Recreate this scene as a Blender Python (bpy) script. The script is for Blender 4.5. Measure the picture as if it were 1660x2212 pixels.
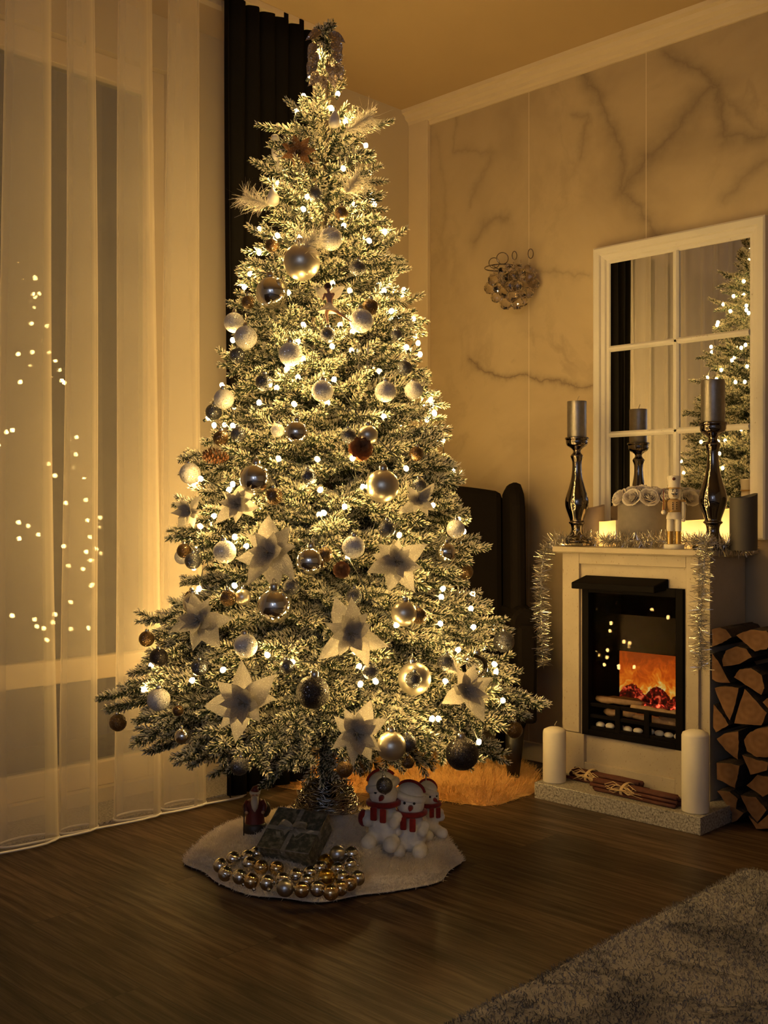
import bpy, bmesh, math, random
import numpy as np
from mathutils import Vector, Matrix, noise, Euler

for o in list(bpy.data.objects):
    bpy.data.objects.remove(o)
S = bpy.context.scene
COL = S.collection
PI = math.pi

# ------------------------------------------------------------------ camera, world, exposure
CAMP = Vector((3.095, -3.337, 0.947))
R_ = Vector((.7155, .6987, 0)).normalized()
F_ = Vector((-.6986, .7154, 0)).normalized()
FPX = 2324.0
cd = bpy.data.cameras.new('camera'); cam = bpy.data.objects.new('camera', cd); COL.objects.link(cam)
cam.location = CAMP
cam.rotation_euler = (PI/2, 0, math.atan2(-F_.x, F_.y))
cd.sensor_fit = 'VERTICAL'; cd.sensor_height = 36; cd.sensor_width = 36
cd.lens = FPX/2212*36
cd.clip_start = .02; cd.clip_end = 100
S.camera = cam

w = bpy.data.worlds.new('night'); S.world = w; w.use_nodes = True
w.node_tree.nodes['Background'].inputs[0].default_value = (.10, .075, .07, 1)
w.node_tree.nodes['Background'].inputs[1].default_value = .12

S.view_settings.view_transform = 'Standard'; S.view_settings.look = 'None'
S.view_settings.gamma = 1; S.view_settings.use_curve_mapping = False
S.view_settings.exposure = -0.12

WARM = (1.0, .60, .19, 1)
BULB = 262.0          # emission of the fairy-light bulbs
def area(name, loc, target, size, sy, energy, color):
    d = bpy.data.lights.new(name, 'AREA'); d.shape = 'RECTANGLE'; d.size = size; d.size_y = sy
    d.energy = energy; d.color = color
    o = bpy.data.objects.new(name, d); COL.objects.link(o); o.location = loc
    o.rotation_euler = (Vector(target)-Vector(loc)).to_track_quat('-Z', 'Y').to_euler()
    o['kind'] = 'structure'
    return o
# a window-sized cool evening light from the far end of the room, behind the photographer
area('far_room_light', (3.9, -5.5, 1.6), (.3, -2.6, 1.3), .5, .9, 5.0, (.66, .76, 1.0))
# cool lamp light falling on the far end walls of the room
area('far_wall_light', (4.0, -4.9, 2.45), (4.75, -6.0, 1.1), 1.2, .6, 27.0, (.55, .68, 1.0))

# ------------------------------------------------------------------ pixel helpers
def ray(px, py):
    return F_ + R_*((px-830)/FPX) + Vector((0, 0, (1106-py)/FPX))
def PD(px, py, d): return CAMP + ray(px, py)*d
def PY(px, py, Y):
    r = ray(px, py); return CAMP + r*((Y-CAMP.y)/r.y)
def PX(px, py, X):
    r = ray(px, py); return CAMP + r*((X-CAMP.x)/r.x)
def PZ(px, py, z):
    r = ray(px, py); return CAMP + r*((z-CAMP.z)/r.z)
def camxy(x, d, z=0): return Vector((CAMP.x, CAMP.y, 0)) + R_*x + F_*d + Vector((0, 0, z))

# ------------------------------------------------------------------ mesh helper
class MB:
    def __init__(s): s.v = []; s.f = []; s.m = []
    def add(s, vs, fs, M=None, mat=0):
        n = len(s.v)
        if M is not None: vs = [M @ Vector(p) for p in vs]
        s.v += [tuple(p) for p in vs]
        s.f += [tuple(i+n for i in f) for f in fs]; s.m += [mat]*len(fs)
        return s
    def box(s, a, b, M=None, mat=0):
        x0, y0, z0 = a; x1, y1, z1 = b
        vs = [(x0,y0,z0),(x1,y0,z0),(x1,y1,z0),(x0,y1,z0),(x0,y0,z1),(x1,y0,z1),(x1,y1,z1),(x0,y1,z1)]
        return s.add(vs, [(0,3,2,1),(4,5,6,7),(0,1,5,4),(1,2,6,5),(2,3,7,6),(3,0,4,7)], M, mat)
    def lathe(s, prof, n=32, M=None, mat=0, sq=1.0):
        vs = []; fs = []
        for r, z in prof:
            for k in range(n):
                a = 2*PI*k/n; vs.append((r*math.cos(a), r*math.sin(a)*sq, z))
        m = len(prof)
        for i in range(m-1):
            for k in range(n):
                k2 = (k+1) % n
                fs.append((i*n+k, i*n+k2, (i+1)*n+k2, (i+1)*n+k))
        if prof[0][0] > 1e-5: fs.append(tuple(reversed(range(n))))
        if prof[-1][0] > 1e-5: fs.append(tuple((m-1)*n+k for k in range(n)))
        return s.add(vs, fs, M, mat)
    def sphere(s, c, r, n=16, sc=(1,1,1), M=None, mat=0):
        h = max(4, n//2); prof = [(max(1e-6, math.sin(PI*i/h)), -math.cos(PI*i/h)) for i in range(h+1)]
        L = Matrix.Translation(c) @ Matrix.Diagonal((r*sc[0], r*sc[1], r*sc[2], 1))
        return s.lathe(prof, n, (M @ L) if M is not None else L, mat)
    def tube(s, pts, r, n=6, mat=0, closed=False):
        pts = [Vector(p) for p in pts]; k = len(pts)
        rr = r if isinstance(r, (list, tuple)) else [r]*k
        vs = []; fs = []; up = None
        for i, p in enumerate(pts):
            if closed: t = pts[(i+1) % k]-pts[i-1]
            else: t = pts[min(i+1, k-1)]-pts[max(i-1, 0)]
            if t.length < 1e-9: t = Vector((0,0,1))
            t.normalize()
            if up is None: up = Vector((0,0,1)) if abs(t.z) < .9 else Vector((1,0,0))
            a = up - t*up.dot(t)
            if a.length < 1e-6: a = t.orthogonal()
            a.normalize(); b = t.cross(a); up = a
            for j in range(n):
                an = 2*PI*j/n; vs.append(p + (a*math.cos(an)+b*math.sin(an))*rr[i])
        for i in range(k if closed else k-1):
            i2 = (i+1) % k
            for j in range(n):
                j2 = (j+1) % n; fs.append((i*n+j, i*n+j2, i2*n+j2, i2*n+j))
        if not closed:
            fs.append(tuple(reversed(range(n)))); fs.append(tuple((k-1)*n+j for j in range(n)))
        return s.add(vs, fs, None, mat)
    def grid(s, fn, nu, nv, M=None, mat=0, wrap=False):
        vs = [fn(i/(nu if wrap else nu-1), j/(nv-1)) for i in range(nu) for j in range(nv)]
        fs = []
        for i in range(nu if wrap else nu-1):
            i2 = (i+1) % nu
            for j in range(nv-1): fs.append((i*nv+j, i2*nv+j, i2*nv+j+1, i*nv+j+1))
        return s.add(vs, fs, M, mat)
    def mesh(s, name, mats, smooth=True):
        me = bpy.data.meshes.new(name); me.from_pydata(s.v, [], s.f)
        for m in (mats if isinstance(mats, (list, tuple)) else [mats]): me.materials.append(m)
        me.polygons.foreach_set('material_index', s.m)
        me.update()
        if smooth: me.shade_smooth()
        return me
    def build(s, name, mats, parent=None, smooth=True, bevel=0, sharp=None):
        me = s.mesh(name, mats, smooth)
        if smooth and sharp is not None: me.set_sharp_from_angle(angle=math.radians(sharp))
        o = bpy.data.objects.new(name, me); COL.objects.link(o)
        if parent: o.parent = parent
        if bevel:
            b = o.modifiers.new('b', 'BEVEL'); b.width = bevel; b.segments = 2; b.limit_method = 'ANGLE'
        return o

def npmesh(name, V, Fc, mat, attr=None, smooth=False, k=None):
    """V (n,3), Fc (m,k) faces all with k corners"""
    me = bpy.data.meshes.new(name); V = np.asarray(V, dtype=np.float32); Fc = np.asarray(Fc, dtype=np.int32)
    k = Fc.shape[1]
    me.vertices.add(len(V)); me.vertices.foreach_set('co', V.ravel())
    me.loops.add(Fc.size); me.loops.foreach_set('vertex_index', Fc.ravel())
    me.polygons.add(len(Fc)); me.polygons.foreach_set('loop_start', np.arange(0, Fc.size, k, dtype=np.int32))
    me.polygons.foreach_set('loop_total', np.full(len(Fc), k, dtype=np.int32))
    if attr is not None:
        a = me.attributes.new('snow', 'FLOAT', 'POINT'); a.data.foreach_set('value', np.asarray(attr, dtype=np.float32))
    me.update(calc_edges=True); me.materials.append(mat)
    if smooth: me.shade_smooth()
    return me
def linkme(name, me, parent=None):
    o = bpy.data.objects.new(name, me); COL.objects.link(o)
    if parent: o.parent = parent
    return o

def tag(o, label=None, cat=None, group=None, kind=None):
    if label: o['label'] = label
    if cat: o['category'] = cat
    if group: o['group'] = group
    if kind: o['kind'] = kind
    return o
def thing(name, loc, label, cat, group=None, rz=0):
    o = bpy.data.objects.new(name, None); COL.objects.link(o); o.location = loc
    o.rotation_euler = (0, 0, rz); o.empty_display_size = .05
    return tag(o, label, cat, group)
def copy_tree(o, parent=None):
    c = o.copy(); COL.objects.link(c); c.parent = parent
    for ch in [x for x in COL.objects if x.parent == o]: copy_tree(ch, c)
    return c
def struct(o): o['kind'] = 'structure'; return o

# ------------------------------------------------------------------ material helpers
class NT:
    def __init__(s, name):
        s.mat = bpy.data.materials.new(name); s.mat.use_nodes = True; s.t = s.mat.node_tree
        s.p = s.t.nodes['Principled BSDF']; s.out = s.t.nodes['Material Output']
    def n(s, typ, **kw):
        nd = s.t.nodes.new(typ)
        for k, v in kw.items():
            if k.startswith('_'): setattr(nd, k[1:], v)
            else: nd.inputs[k].default_value = v
        return nd
    def l(s, a, b): s.t.links.new(a, b)
    def coord(s, kind='Object'): return s.n('ShaderNodeTexCoord').outputs[kind]
    def math(s, op, a, b=None, c=None, clamp=False):
        nd = s.t.nodes.new('ShaderNodeMath'); nd.operation = op; nd.use_clamp = clamp
        for i, x in enumerate((a, b, c)):
            if x is None: continue
            if isinstance(x, (int, float)): nd.inputs[i].default_value = x
            else: s.l(x, nd.inputs[i])
        return nd.outputs[0]
    def ramp(s, fac, stops, interp='LINEAR'):
        nd = s.t.nodes.new('ShaderNodeValToRGB'); cr = nd.color_ramp; cr.interpolation = interp
        while len(cr.elements) < len(stops): cr.elements.new(.5)
        for e, (p, c) in zip(cr.elements, stops):
            e.position = p; e.color = c if len(c) == 4 else (*c, 1)
        s.l(fac, nd.inputs[0]); return nd.outputs[0]
    def mix(s, fac, a, b, blend='MIX'):
        nd = s.t.nodes.new('ShaderNodeMix'); nd.data_type = 'RGBA'; nd.blend_type = blend
        for i, x in ((0, fac), (6, a), (7, b)):
            if isinstance(x, (int, float)): nd.inputs[i].default_value = x
            elif isinstance(x, tuple): nd.inputs[i].default_value = x if len(x) == 4 else (*x, 1)
            else: s.l(x, nd.inputs[i])
        return nd.outputs[2]
    def noise(s, vec, scale, detail=4, rough=.5, dist=0, out='Fac'):
        nd = s.n('ShaderNodeTexNoise', Scale=scale, Detail=detail, Roughness=rough, Distortion=dist)
        if vec is not None: s.l(vec, nd.inputs['Vector'])
        return nd.outputs[out]
    def mapv(s, vec, scale=(1,1,1), loc=(0,0,0), rot=(0,0,0)):
        nd = s.t.nodes.new('ShaderNodeMapping'); s.l(vec, nd.inputs[0])
        nd.inputs['Scale'].default_value = scale; nd.inputs['Location'].default_value = loc
        nd.inputs['Rotation'].default_value = rot
        return nd.outputs[0]
    def bump(s, h, strength=.3, dist=.01):
        nd = s.n('ShaderNodeBump', Strength=strength, Distance=dist); s.l(h, nd.inputs['Height'])
        s.l(nd.outputs[0], s.p.inputs['Normal']); return nd
    def set(s, **kw):
        for k, v in kw.items():
            k = k.replace('_', ' ')
            s.p.inputs[k].default_value = v
        return s
    def base(s, x): s.l(x, s.p.inputs['Base Color'])

def simple(name, col, rough=.5, metal=0, bump=None, var=0.0, vs=20, **kw):
    t = NT(name); c = t.coord()
    t.set(Base_Color=(*col, 1), Roughness=rough, Metallic=metal, **kw)
    if var:
        f = t.noise(c, vs, 5, .6)
        t.base(t.ramp(f, [(.3, tuple(x*(1-var) for x in col)), (.7, tuple(min(1, x*(1+var)) for x in col))]))
    if bump: t.bump(t.noise(c, bump[0], 4, .6), bump[1], bump[2])
    return t.mat

def emit(name, col, strength):
    t = NT(name); t.set(Base_Color=(.0, .0, .0, 1), Roughness=.5, Emission_Color=col, Emission_Strength=strength)
    return t.mat

M = {}
# floor planks: run along X, 0.18 m wide, 1.2 m long
def m_floor():
    t = NT('wood_floor'); g = t.n('ShaderNodeNewGeometry').outputs['Position']
    br = t.n('ShaderNodeTexBrick', Scale=1.0); br.offset = .37; br.offset_frequency = 2
    for k, v in (('Mortar Size', .0012), ('Mortar Smooth', .1), ('Bias', 0.0), ('Brick Width', 1.25), ('Row Height', .178)): br.inputs[k].default_value = v
    br.inputs['Color1'].default_value = (0, 0, 0, 1); br.inputs['Color2'].default_value = (1, 1, 1, 1); br.inputs['Mortar'].default_value = (.5, .5, .5, 1)
    t.l(g, br.inputs['Vector'])
    off = t.n('ShaderNodeVectorMath', _operation='MULTIPLY_ADD'); t.l(br.outputs['Color'], off.inputs[0])
    off.inputs[1].default_value = (3, 7, 1); t.l(g, off.inputs[2])
    v = t.mapv(off.outputs[0], scale=(1.6, 26, 1))
    gr = t.noise(v, 2.2, 8, .62, .6)
    v2 = t.mapv(off.outputs[0], scale=(3.2, 150, 1)); fine = t.noise(v2, 3, 4, .7)
    f = t.math('ADD', t.math('MULTIPLY', gr, .75), t.math('MULTIPLY', fine, .35))
    c = t.ramp(f, [(.36, (.010, .006, .003)), (.52, (.042, .025, .014)), (.68, (.105, .068, .040))])
    tone = t.ramp(br.outputs['Color'], [(0, (.55, .53, .50)), (1, (1.45, 1.42, 1.38))])
    c = t.mix(1, c, tone, 'MULTIPLY')
    c = t.mix(br.outputs['Fac'], c, (.012, .008, .006))
    t.base(c)
    t.l(t.ramp(f, [(.3, (.55,)*3), (.7, (.36,)*3)]), t.p.inputs['Roughness']); t.set(Specular_IOR_Level=.32)
    t.bump(t.math('SUBTRACT', f, t.math('MULTIPLY', br.outputs['Fac'], .6)), .25, .002)
    return t.mat
M['floor'] = m_floor()
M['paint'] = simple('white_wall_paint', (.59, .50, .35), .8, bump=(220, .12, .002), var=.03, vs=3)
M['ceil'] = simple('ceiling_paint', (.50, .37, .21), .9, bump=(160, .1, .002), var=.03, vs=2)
M['trimw'] = simple('white_trim', (.68, .56, .38), .5, var=.03, vs=9)

def m_marble():
    t = NT('marble_panel'); g = t.n('ShaderNodeNewGeometry').outputs['Position']
    nz = t.noise(g, 2.6, 6, .6, 0, 'Color')
    sb = t.n('ShaderNodeVectorMath', _operation='SUBTRACT'); t.l(nz, sb.inputs[0]); sb.inputs[1].default_value = (.5, .5, .5)
    ad = t.n('ShaderNodeVectorMath', _operation='MULTIPLY_ADD'); t.l(sb.outputs[0], ad.inputs[0]); ad.inputs[1].default_value = (.22, 0, .22); t.l(g, ad.inputs[2])
    nz2 = t.noise(g, 16, 5, .6, 0, 'Color')
    sb2 = t.n('ShaderNodeVectorMath', _operation='SUBTRACT'); t.l(nz2, sb2.inputs[0]); sb2.inputs[1].default_value = (.5, .5, .5)
    ad2 = t.n('ShaderNodeVectorMath', _operation='MULTIPLY_ADD'); t.l(sb2.outputs[0], ad2.inputs[0]); ad2.inputs[1].default_value = (.05, 0, .05); t.l(ad.outputs[0], ad2.inputs[2])
    sp = t.n('ShaderNodeSeparateXYZ'); t.l(ad2.outputs[0], sp.inputs[0]); x, z = sp.outputs['X'], sp.outputs['Z']
    segs = [  # pixel polylines of the veins in the marble, with width and darkness
        ([(1270,150),(1305,230),(1342,330),(1350,415),(1425,490)], .018, .75),
        ([(1350,412),(1430,310),(1530,190)], .024, .8),
        ([(1440,110),(1530,190),(1555,285),(1670,288)], .020, .8),
        ([(1540,200),(1600,235),(1660,275)], .014, .5),
        ([(1012,768),(1080,812),(1145,815),(1200,815),(1285,828)], .008, .95),
        ([(1020,530),(1060,480),(1110,470)], .014, .55),
        ([(1240,250),(1275,255),(1250,340)], .012, .5),
        ([(985,245),(980,330),(1060,330),(1020,450)], .010, .35),
        ([(1150,600),(1200,605),(1270,600)], .010, .5),
        ([(935,300),(960,420),(950,560)], .012, .25),
        ([(1560,430),(1640,365),(1690,360)], .02, .5),
    ]
    tot = None
    for poly, wd, dk in segs:
        for (ax, ay), (bx, by) in zip(poly, poly[1:]):
            A = PY(ax, ay, 0); B = PY(bx, by, 0); dx, dz = B.x-A.x, B.z-A.z; L2 = dx*dx+dz*dz
            ux = t.math('SUBTRACT', x, A.x); uz = t.math('SUBTRACT', z, A.z)
            h = t.math('DIVIDE', t.math('ADD', t.math('MULTIPLY', ux, dx), t.math('MULTIPLY', uz, dz)), L2, clamp=True)
            ex = t.math('SUBTRACT', ux, t.math('MULTIPLY', h, dx)); ez = t.math('SUBTRACT', uz, t.math('MULTIPLY', h, dz))
            d = t.math('SQRT', t.math('ADD', t.math('MULTIPLY', ex, ex), t.math('MULTIPLY', ez, ez)))
            a = t.math('EXPONENT', t.math('MULTIPLY', d, -1/(wd*1.4))); a = t.math('MULTIPLY', a, dk*.85)
            tot = a if tot is None else t.math('MAXIMUM', tot, a)
    # finer random veins
    rv = t.noise(ad.outputs[0], 1.9, 7, .62, .4)
    rv = t.math('SUBTRACT', 1.0, t.math('MULTIPLY', t.math('ABSOLUTE', t.math('SUBTRACT', rv, .5)), 22), clamp=True)
    msk = t.math('MULTIPLY', t.math('SUBTRACT', t.noise(g, 1.7, 2, .5), .45), 3.0, clamp=True)
    rv = t.math('MULTIPLY', t.math('MULTIPLY', rv, msk), .38)
    tot = t.math('MAXIMUM', tot, rv)
    tot = t.math('MULTIPLY', tot, t.math('ADD', .55, t.math('MULTIPLY', t.noise(g, 9, 4, .6), .8)), clamp=True)
    cloud = t.ramp(t.noise(g, 1.5, 5, .6, .5), [(.3, (.38, .29, .18)), (.7, (.57, .455, .285))])
    c = t.mix(tot, cloud, (.14, .10, .07))
    sx = t.n('ShaderNodeSeparateXYZ'); t.l(g, sx.inputs[0])
    seam = None
    for X in (.613, 1.12, 1.627, 2.134):
        s = t.math('LESS_THAN', t.math('ABSOLUTE', t.math('SUBTRACT', sx.outputs['X'], X)), .0014)
        seam = s if seam is None else t.math('MAXIMUM', seam, s)
    c = t.mix(t.math('MULTIPLY', seam, .6), c, (.85, .74, .55))
    t.base(c); t.set(Roughness=.6)
    return t.mat
M['marble'] = m_marble()

def m_granite():
    t = NT('granite'); c = t.n('ShaderNodeNewGeometry').outputs['Position']
    v = t.n('ShaderNodeTexVoronoi', Scale=260.0); t.l(c, v.inputs['Vector'])
    n = t.noise(c, 150, 5, .75)
    cc = t.ramp(n, [(.38, (.06, .052, .045)), (.48, (.30, .275, .24)), (.62, (.52, .49, .44))], 'LINEAR')
    t.base(t.mix(t.ramp(v.outputs['Distance'], [(.1, (.4,)*3), (.3, (0,)*3)]), cc, (.08, .07, .06))); t.set(Roughness=.35)
    return t.mat
M['granite'] = m_granite()

def m_stone():     # flecked white fireplace surround
    t = NT('flecked_white_surround'); c = t.n('ShaderNodeNewGeometry').outputs['Position']
    v = t.mapv(c, scale=(1, 1, .6)); n = t.noise(v, 210, 3, .6)
    n2 = t.noise(c, 6, 4, .6)
    b = t.ramp(n2, [(.3, (.38, .32, .235)), (.7, (.47, .40, .30))])
    t.base(t.mix(t.ramp(n, [(.655, (0,)*3), (.69, (.85,)*3)]), b, (.22, .15, .09))); t.set(Roughness=.5)
    t.bump(n, .15, .001)
    return t.mat
M['stone'] = m_stone()

def m_sheer(name, col, alpha, rough=.9, hem=False):
    t = NT(name); nt = t.t
    df = t.n('ShaderNodeBsdfDiffuse', Color=(*col, 1)); tl = t.n('ShaderNodeBsdfTranslucent', Color=(*col, 1))
    tr = t.n('ShaderNodeBsdfTransparent', Color=(1, 1, 1, 1))
    m1 = t.n('ShaderNodeMixShader', Fac=.38); t.l(df.outputs[0], m1.inputs[1]); t.l(tl.outputs[0], m1.inputs[2])
    m2 = t.n('ShaderNodeMixShader', Fac=alpha); t.l(m1.outputs[0], m2.inputs[1]); t.l(tr.outputs[0], m2.inputs[2])
    # denser cloth seen edge on
    lw = t.n('ShaderNodeLayerWeight', Blend=.5)
    cs = t.math('MAXIMUM', t.math('SUBTRACT', 1.0, lw.outputs['Facing']), .08)
    t.l(t.math('POWER', alpha, t.math('DIVIDE', 1.0, cs)), m2.inputs[0])
    c = t.coord(); wv = t.noise(t.mapv(c, scale=(1, 1, .3)), 260, 2, .5)
    b = t.n('ShaderNodeBump', Strength=.15, Distance=.001); t.l(wv, b.inputs['Height']); t.l(b.outputs[0], df.inputs['Normal'])
    t.l(m2.outputs[0], t.out.inputs[0]); nt.nodes.remove(t.p)
    return t.mat
M['sheer'] = m_sheer('sheer_voile', (.95, .86, .72), .78)
M['hem'] = simple('curtain_hem', (.85, .80, .72), .8)
M['black_cloth'] = simple('black_curtain_cloth', (.010, .009, .008), .95, bump=(180, .2, .002), Specular_IOR_Level=.03)
M['velvet'] = simple('black_velvet', (.009, .007, .006), .9, bump=(90, .2, .003), Specular_IOR_Level=.05)
M['chairleg'] = simple('black_chair_leg', (.01, .008, .007), .4)

def m_glass(name, tint=(1,1,1), fac=1.2):
    t = NT(name)
    gl = t.n('ShaderNodeBsdfGlossy', Roughness=.0, Color=(1,1,1,1)); tr = t.n('ShaderNodeBsdfTransparent', Color=(*tint, 1))
    fr = t.n('ShaderNodeFresnel', IOR=1.5); mx = t.n('ShaderNodeMixShader')
    t.l(t.math('MULTIPLY', fr.outputs[0], fac, clamp=True), mx.inputs[0])
    t.l(tr.outputs[0], mx.inputs[1]); t.l(gl.outputs[0], mx.inputs[2]); t.l(mx.outputs[0], t.out.inputs[0])
    return t.mat
M['glass'] = m_glass('window_glass', (.8, .85, .85))
M['pane'] = m_glass('stove_glass', (.62, .58, .56), .12)
M['mirror'] = simple('mirror_silver', (.88, .89, .90), .01, 1.0)

def m_flock():
    t = NT('flocked_needles'); a = t.n('ShaderNodeAttribute'); a.attribute_name = 'snow'
    c = t.ramp(a.outputs['Fac'], [(.34, (.010, .028, .008)), (.52, (.08, .105, .04)), (.68, (.84, .79, .64))])
    t.base(c); t.set(Roughness=.7)
    t.p.inputs['Subsurface Weight'].default_value = 0
    return t.mat
M['flock'] = m_flock()
M['bark'] = simple('tree_stem', (.05, .035, .02), .8)
M['wire'] = simple('dark_green_cable', (.008, .012, .008), .5)
M['bulb'] = emit('warm_bulb', (1.0, .62, .19, 1), BULB)
M['cable_socket'] = M['wire']

def m_glitter(name, base, metal, rough, spark, scale=26, amt=.9):
    t = NT(name); c = t.coord()
    v = t.n('ShaderNodeTexVoronoi', Scale=scale); t.l(c, v.inputs['Vector'])
    s1 = t.n('ShaderNodeVectorMath', _operation='SUBTRACT'); t.l(v.outputs['Color'], s1.inputs[0]); s1.inputs[1].default_value = (.5, .5, .5)
    s2 = t.n('ShaderNodeVectorMath', _operation='MULTIPLY_ADD'); t.l(s1.outputs[0], s2.inputs[0]); s2.inputs[1].default_value = (amt,)*3
    t.l(t.n('ShaderNodeNewGeometry').outputs['Normal'], s2.inputs[2])
    s3 = t.n('ShaderNodeVectorMath', _operation='NORMALIZE'); t.l(s2.outputs[0], s3.inputs[0]); t.l(s3.outputs[0], t.p.inputs['Normal'])
    sp = t.n('ShaderNodeSeparateColor'); t.l(v.outputs['Color'], sp.inputs[0])
    m = t.math('GREATER_THAN', sp.outputs[0], 1-spark)
    t.base(t.mix(m, base, tuple(min(1, x*1.6+.15) for x in base)))
    t.l(t.math('MAXIMUM', m, metal), t.p.inputs['Metallic'])
    t.l(t.ramp(m, [(0, (rough,)*3), (1, (.12,)*3)]), t.p.inputs['Roughness'])
    return t.mat
M['b_white'] = m_glitter('white_glitter', (.70, .68, .66), 0, .7, .10, 22, .7)
M['b_grey'] = m_glitter('grey_glitter', (.085, .085, .095), .6, .35, .25)
M['b_gold'] = m_glitter('antique_gold_glitter', (.11, .060, .018), .6, .35, .22)
M['b_dark'] = m_glitter('dark_grey_glitter', (.030, .024, .024), .5, .4, .16, 34)
M['b_silver'] = simple('mirror_silver_ball', (.80, .77, .72), .07, 1.0)
M['b_pearl'] = simple('matt_champagne_ball', (.70, .64, .52), .34, .85)
M['b_brightgold'] = simple('satin_gold_ball', (.75, .48, .10), .22, 1.0)
M['b_satin'] = simple('satin_silver_ball', (.52, .52, .52), .3, 1.0)
M['b_clear'] = m_glass('clear_ball', (.93, .93, .95))
M['cap'] = simple('silver_cap', (.6, .57, .5), .25, 1.0)
M['silver_wire'] = simple('silver_tinsel', (.55, .52, .48), .16, 1.0)
M['tinsel'] = simple('silver_tinsel_strands', (.80, .78, .74), .25, 1.0)

def m_petal(name, col, tr=.45):
    t = NT(name); c = t.coord()
    v = t.n('ShaderNodeTexVoronoi', Scale=55.0); t.l(c, v.inputs['Vector'])
    sp = t.n('ShaderNodeSeparateColor'); t.l(v.outputs['Color'], sp.inputs[0])
    m = t.math('GREATER_THAN', sp.outputs[0], .9)
    t.base(t.mix(m, col, (1, .98, .9))); t.l(t.math('MULTIPLY', m, .8), t.p.inputs['Metallic']); t.set(Roughness=.45)
    tl = t.n('ShaderNodeBsdfTranslucent', Color=(*col, 1)); mx = t.n('ShaderNodeMixShader', Fac=tr)
    t.l(t.p.outputs[0], mx.inputs[1]); t.l(tl.outputs[0], mx.inputs[2]); t.l(mx.outputs[0], t.out.inputs[0])
    t.bump(t.noise(t.mapv(c, scale=(6, 22, 6)), 1.5, 5, .6), .55, .05)
    return t.mat
M['petal'] = m_petal('cream_petal', (.62, .58, .51), .3)
M['copper'] = m_petal('copper_wire_petal', (.45, .22, .08), .2)
M['feather'] = m_petal('white_feather', (.85, .80, .70), .4)
M['porcelain'] = simple('white_glazed', (.82, .78, .72), .3)
M['cone'] = simple('pine_cone', (.17, .07, .025), .6, var=.3)
M['skinpink'] = simple('pinkish_resin', (.55, .30, .18), .45)

def m_fur(name, c0, c1, sc=12):
    t = NT(name); c = t.n('ShaderNodeNewGeometry').outputs['Position']
    t.base(t.ramp(t.noise(c, sc, 5, .65), [(.35, c0), (.65, c1)])); t.set(Roughness=.95, Sheen_Weight=.2)
    return t.mat
M['skirt'] = m_fur('white_faux_fur', (.66, .58, .47), (.86, .78, .66))
M['skirt_base'] = M['skirt']
M['sheep'] = m_fur('golden_lit_sheepskin', (.75, .42, .11), (.95, .62, .22))  # golden glow of the tree lights is mixed into the cream wool colour
M['plush'] = m_fur('white_plush', (.70, .67, .62), (.84, .81, .76), 30)
M['red'] = m_fur('red_felt', (.16, .006, .005), (.26, .010, .008), 60)
M['black'] = simple('gloss_black', (.008, .008, .008), .25)
M['matblack'] = simple('matt_black_metal', (.005, .004, .004), .6, Specular_IOR_Level=.05)

def m_rug():
    t = NT('marbled_rug'); c = t.n('ShaderNodeNewGeometry').outputs['Position']
    a = t.noise(c, 2.3, 6, .6, 1.2)
    base = t.ramp(a, [(.36, (.10, .09, .085)), (.46, (.19, .175, .16)), (.56, (.31, .285, .26)), (.7, (.25, .23, .21))])
    vein = t.math('SUBTRACT', 1.0, t.math('MULTIPLY', t.math('ABSOLUTE', t.math('SUBTRACT', t.noise(c, 1.2, 6, .6, 1.6), .5)), 40), clamp=True)
    t.base(t.mix(t.math('MULTIPLY', vein, .75), base, (.05, .045, .042))); t.set(Roughness=.95, Sheen_Weight=.3)
    t.bump(t.noise(c, 260, 3, .6), .6, .004)
    return t.mat
M['rug'] = m_rug()

def m_giftpaper():
    t = NT('silver_gift_paper'); c = t.coord()
    n = t.noise(c, 60, 6, .7); m = t.ramp(n, [(.46, (.13, .14, .11)), (.64, (.42, .40, .30))])
    t.base(m); t.set(Metallic=.5, Roughness=.3); t.bump(n, .3, .001)
    return t.mat
M['gift'] = m_giftpaper()
M['ribbon'] = m_petal('sheer_grey_ribbon', (.40, .38, .32), .3)
M['chrome'] = simple('dark_chrome_ceramic', (.20, .175, .16), .055, 1.0)
M['silver_wax'] = simple('brushed_silver_wax', (.27, .25, .24), .36, .85, bump=(140, .35, .002), var=.12, vs=60)
M['grey_wax'] = simple('grey_wax', (.07, .06, .052), .6, var=.08)
M['beige_wax'] = simple('beige_wax', (.46, .36, .26), .6, var=.06)
M['cream_wax'] = simple('cream_wax', (.80, .74, .63), .5, var=.03)
M['wick'] = simple('wick', (.45, .38, .28), .9)
M['felt_grey'] = simple('grey_hat_box', (.20, .175, .155), .9, var=.08, vs=50, bump=(200, .2, .001))
M['rose'] = simple('cream_foam_rose', (.74, .68, .62), .6)
M['woodend'] = None
def m_logend():
    t = NT('split_log_end'); c = t.coord()
    w_ = t.n('ShaderNodeTexWave', Scale=14.0, Distortion=3.0, Detail=3.0); w_.wave_type = 'RINGS'; w_.rings_direction = 'Y'; t.l(c, w_.inputs['Vector'])
    n = t.noise(c, 18, 5, .65)
    a = t.ramp(n, [(.3, (.10, .040, .014)), (.7, (.19, .090, .034))])  # wood tones lowered to put the shade on the stack into the colour
    t.base(t.mix(.08, a, t.mix(w_.outputs['Fac'], (.16, .08, .035), (.5, .32, .18)))); t.set(Roughness=.8)
    t.bump(n, .3, .004); return t.mat
M['logend'] = m_logend()
M['logbark'] = simple('log_bark', (.035, .022, .015), .95, bump=(60, .9, .01), var=.4, vs=30)
M['cinnamon'] = simple('cinnamon_bark', (.085, .022, .014), .7, bump=(80, .4, .003), var=.35, vs=30)
M['raffia'] = simple('raffia', (.62, .45, .24), .7)
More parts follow.
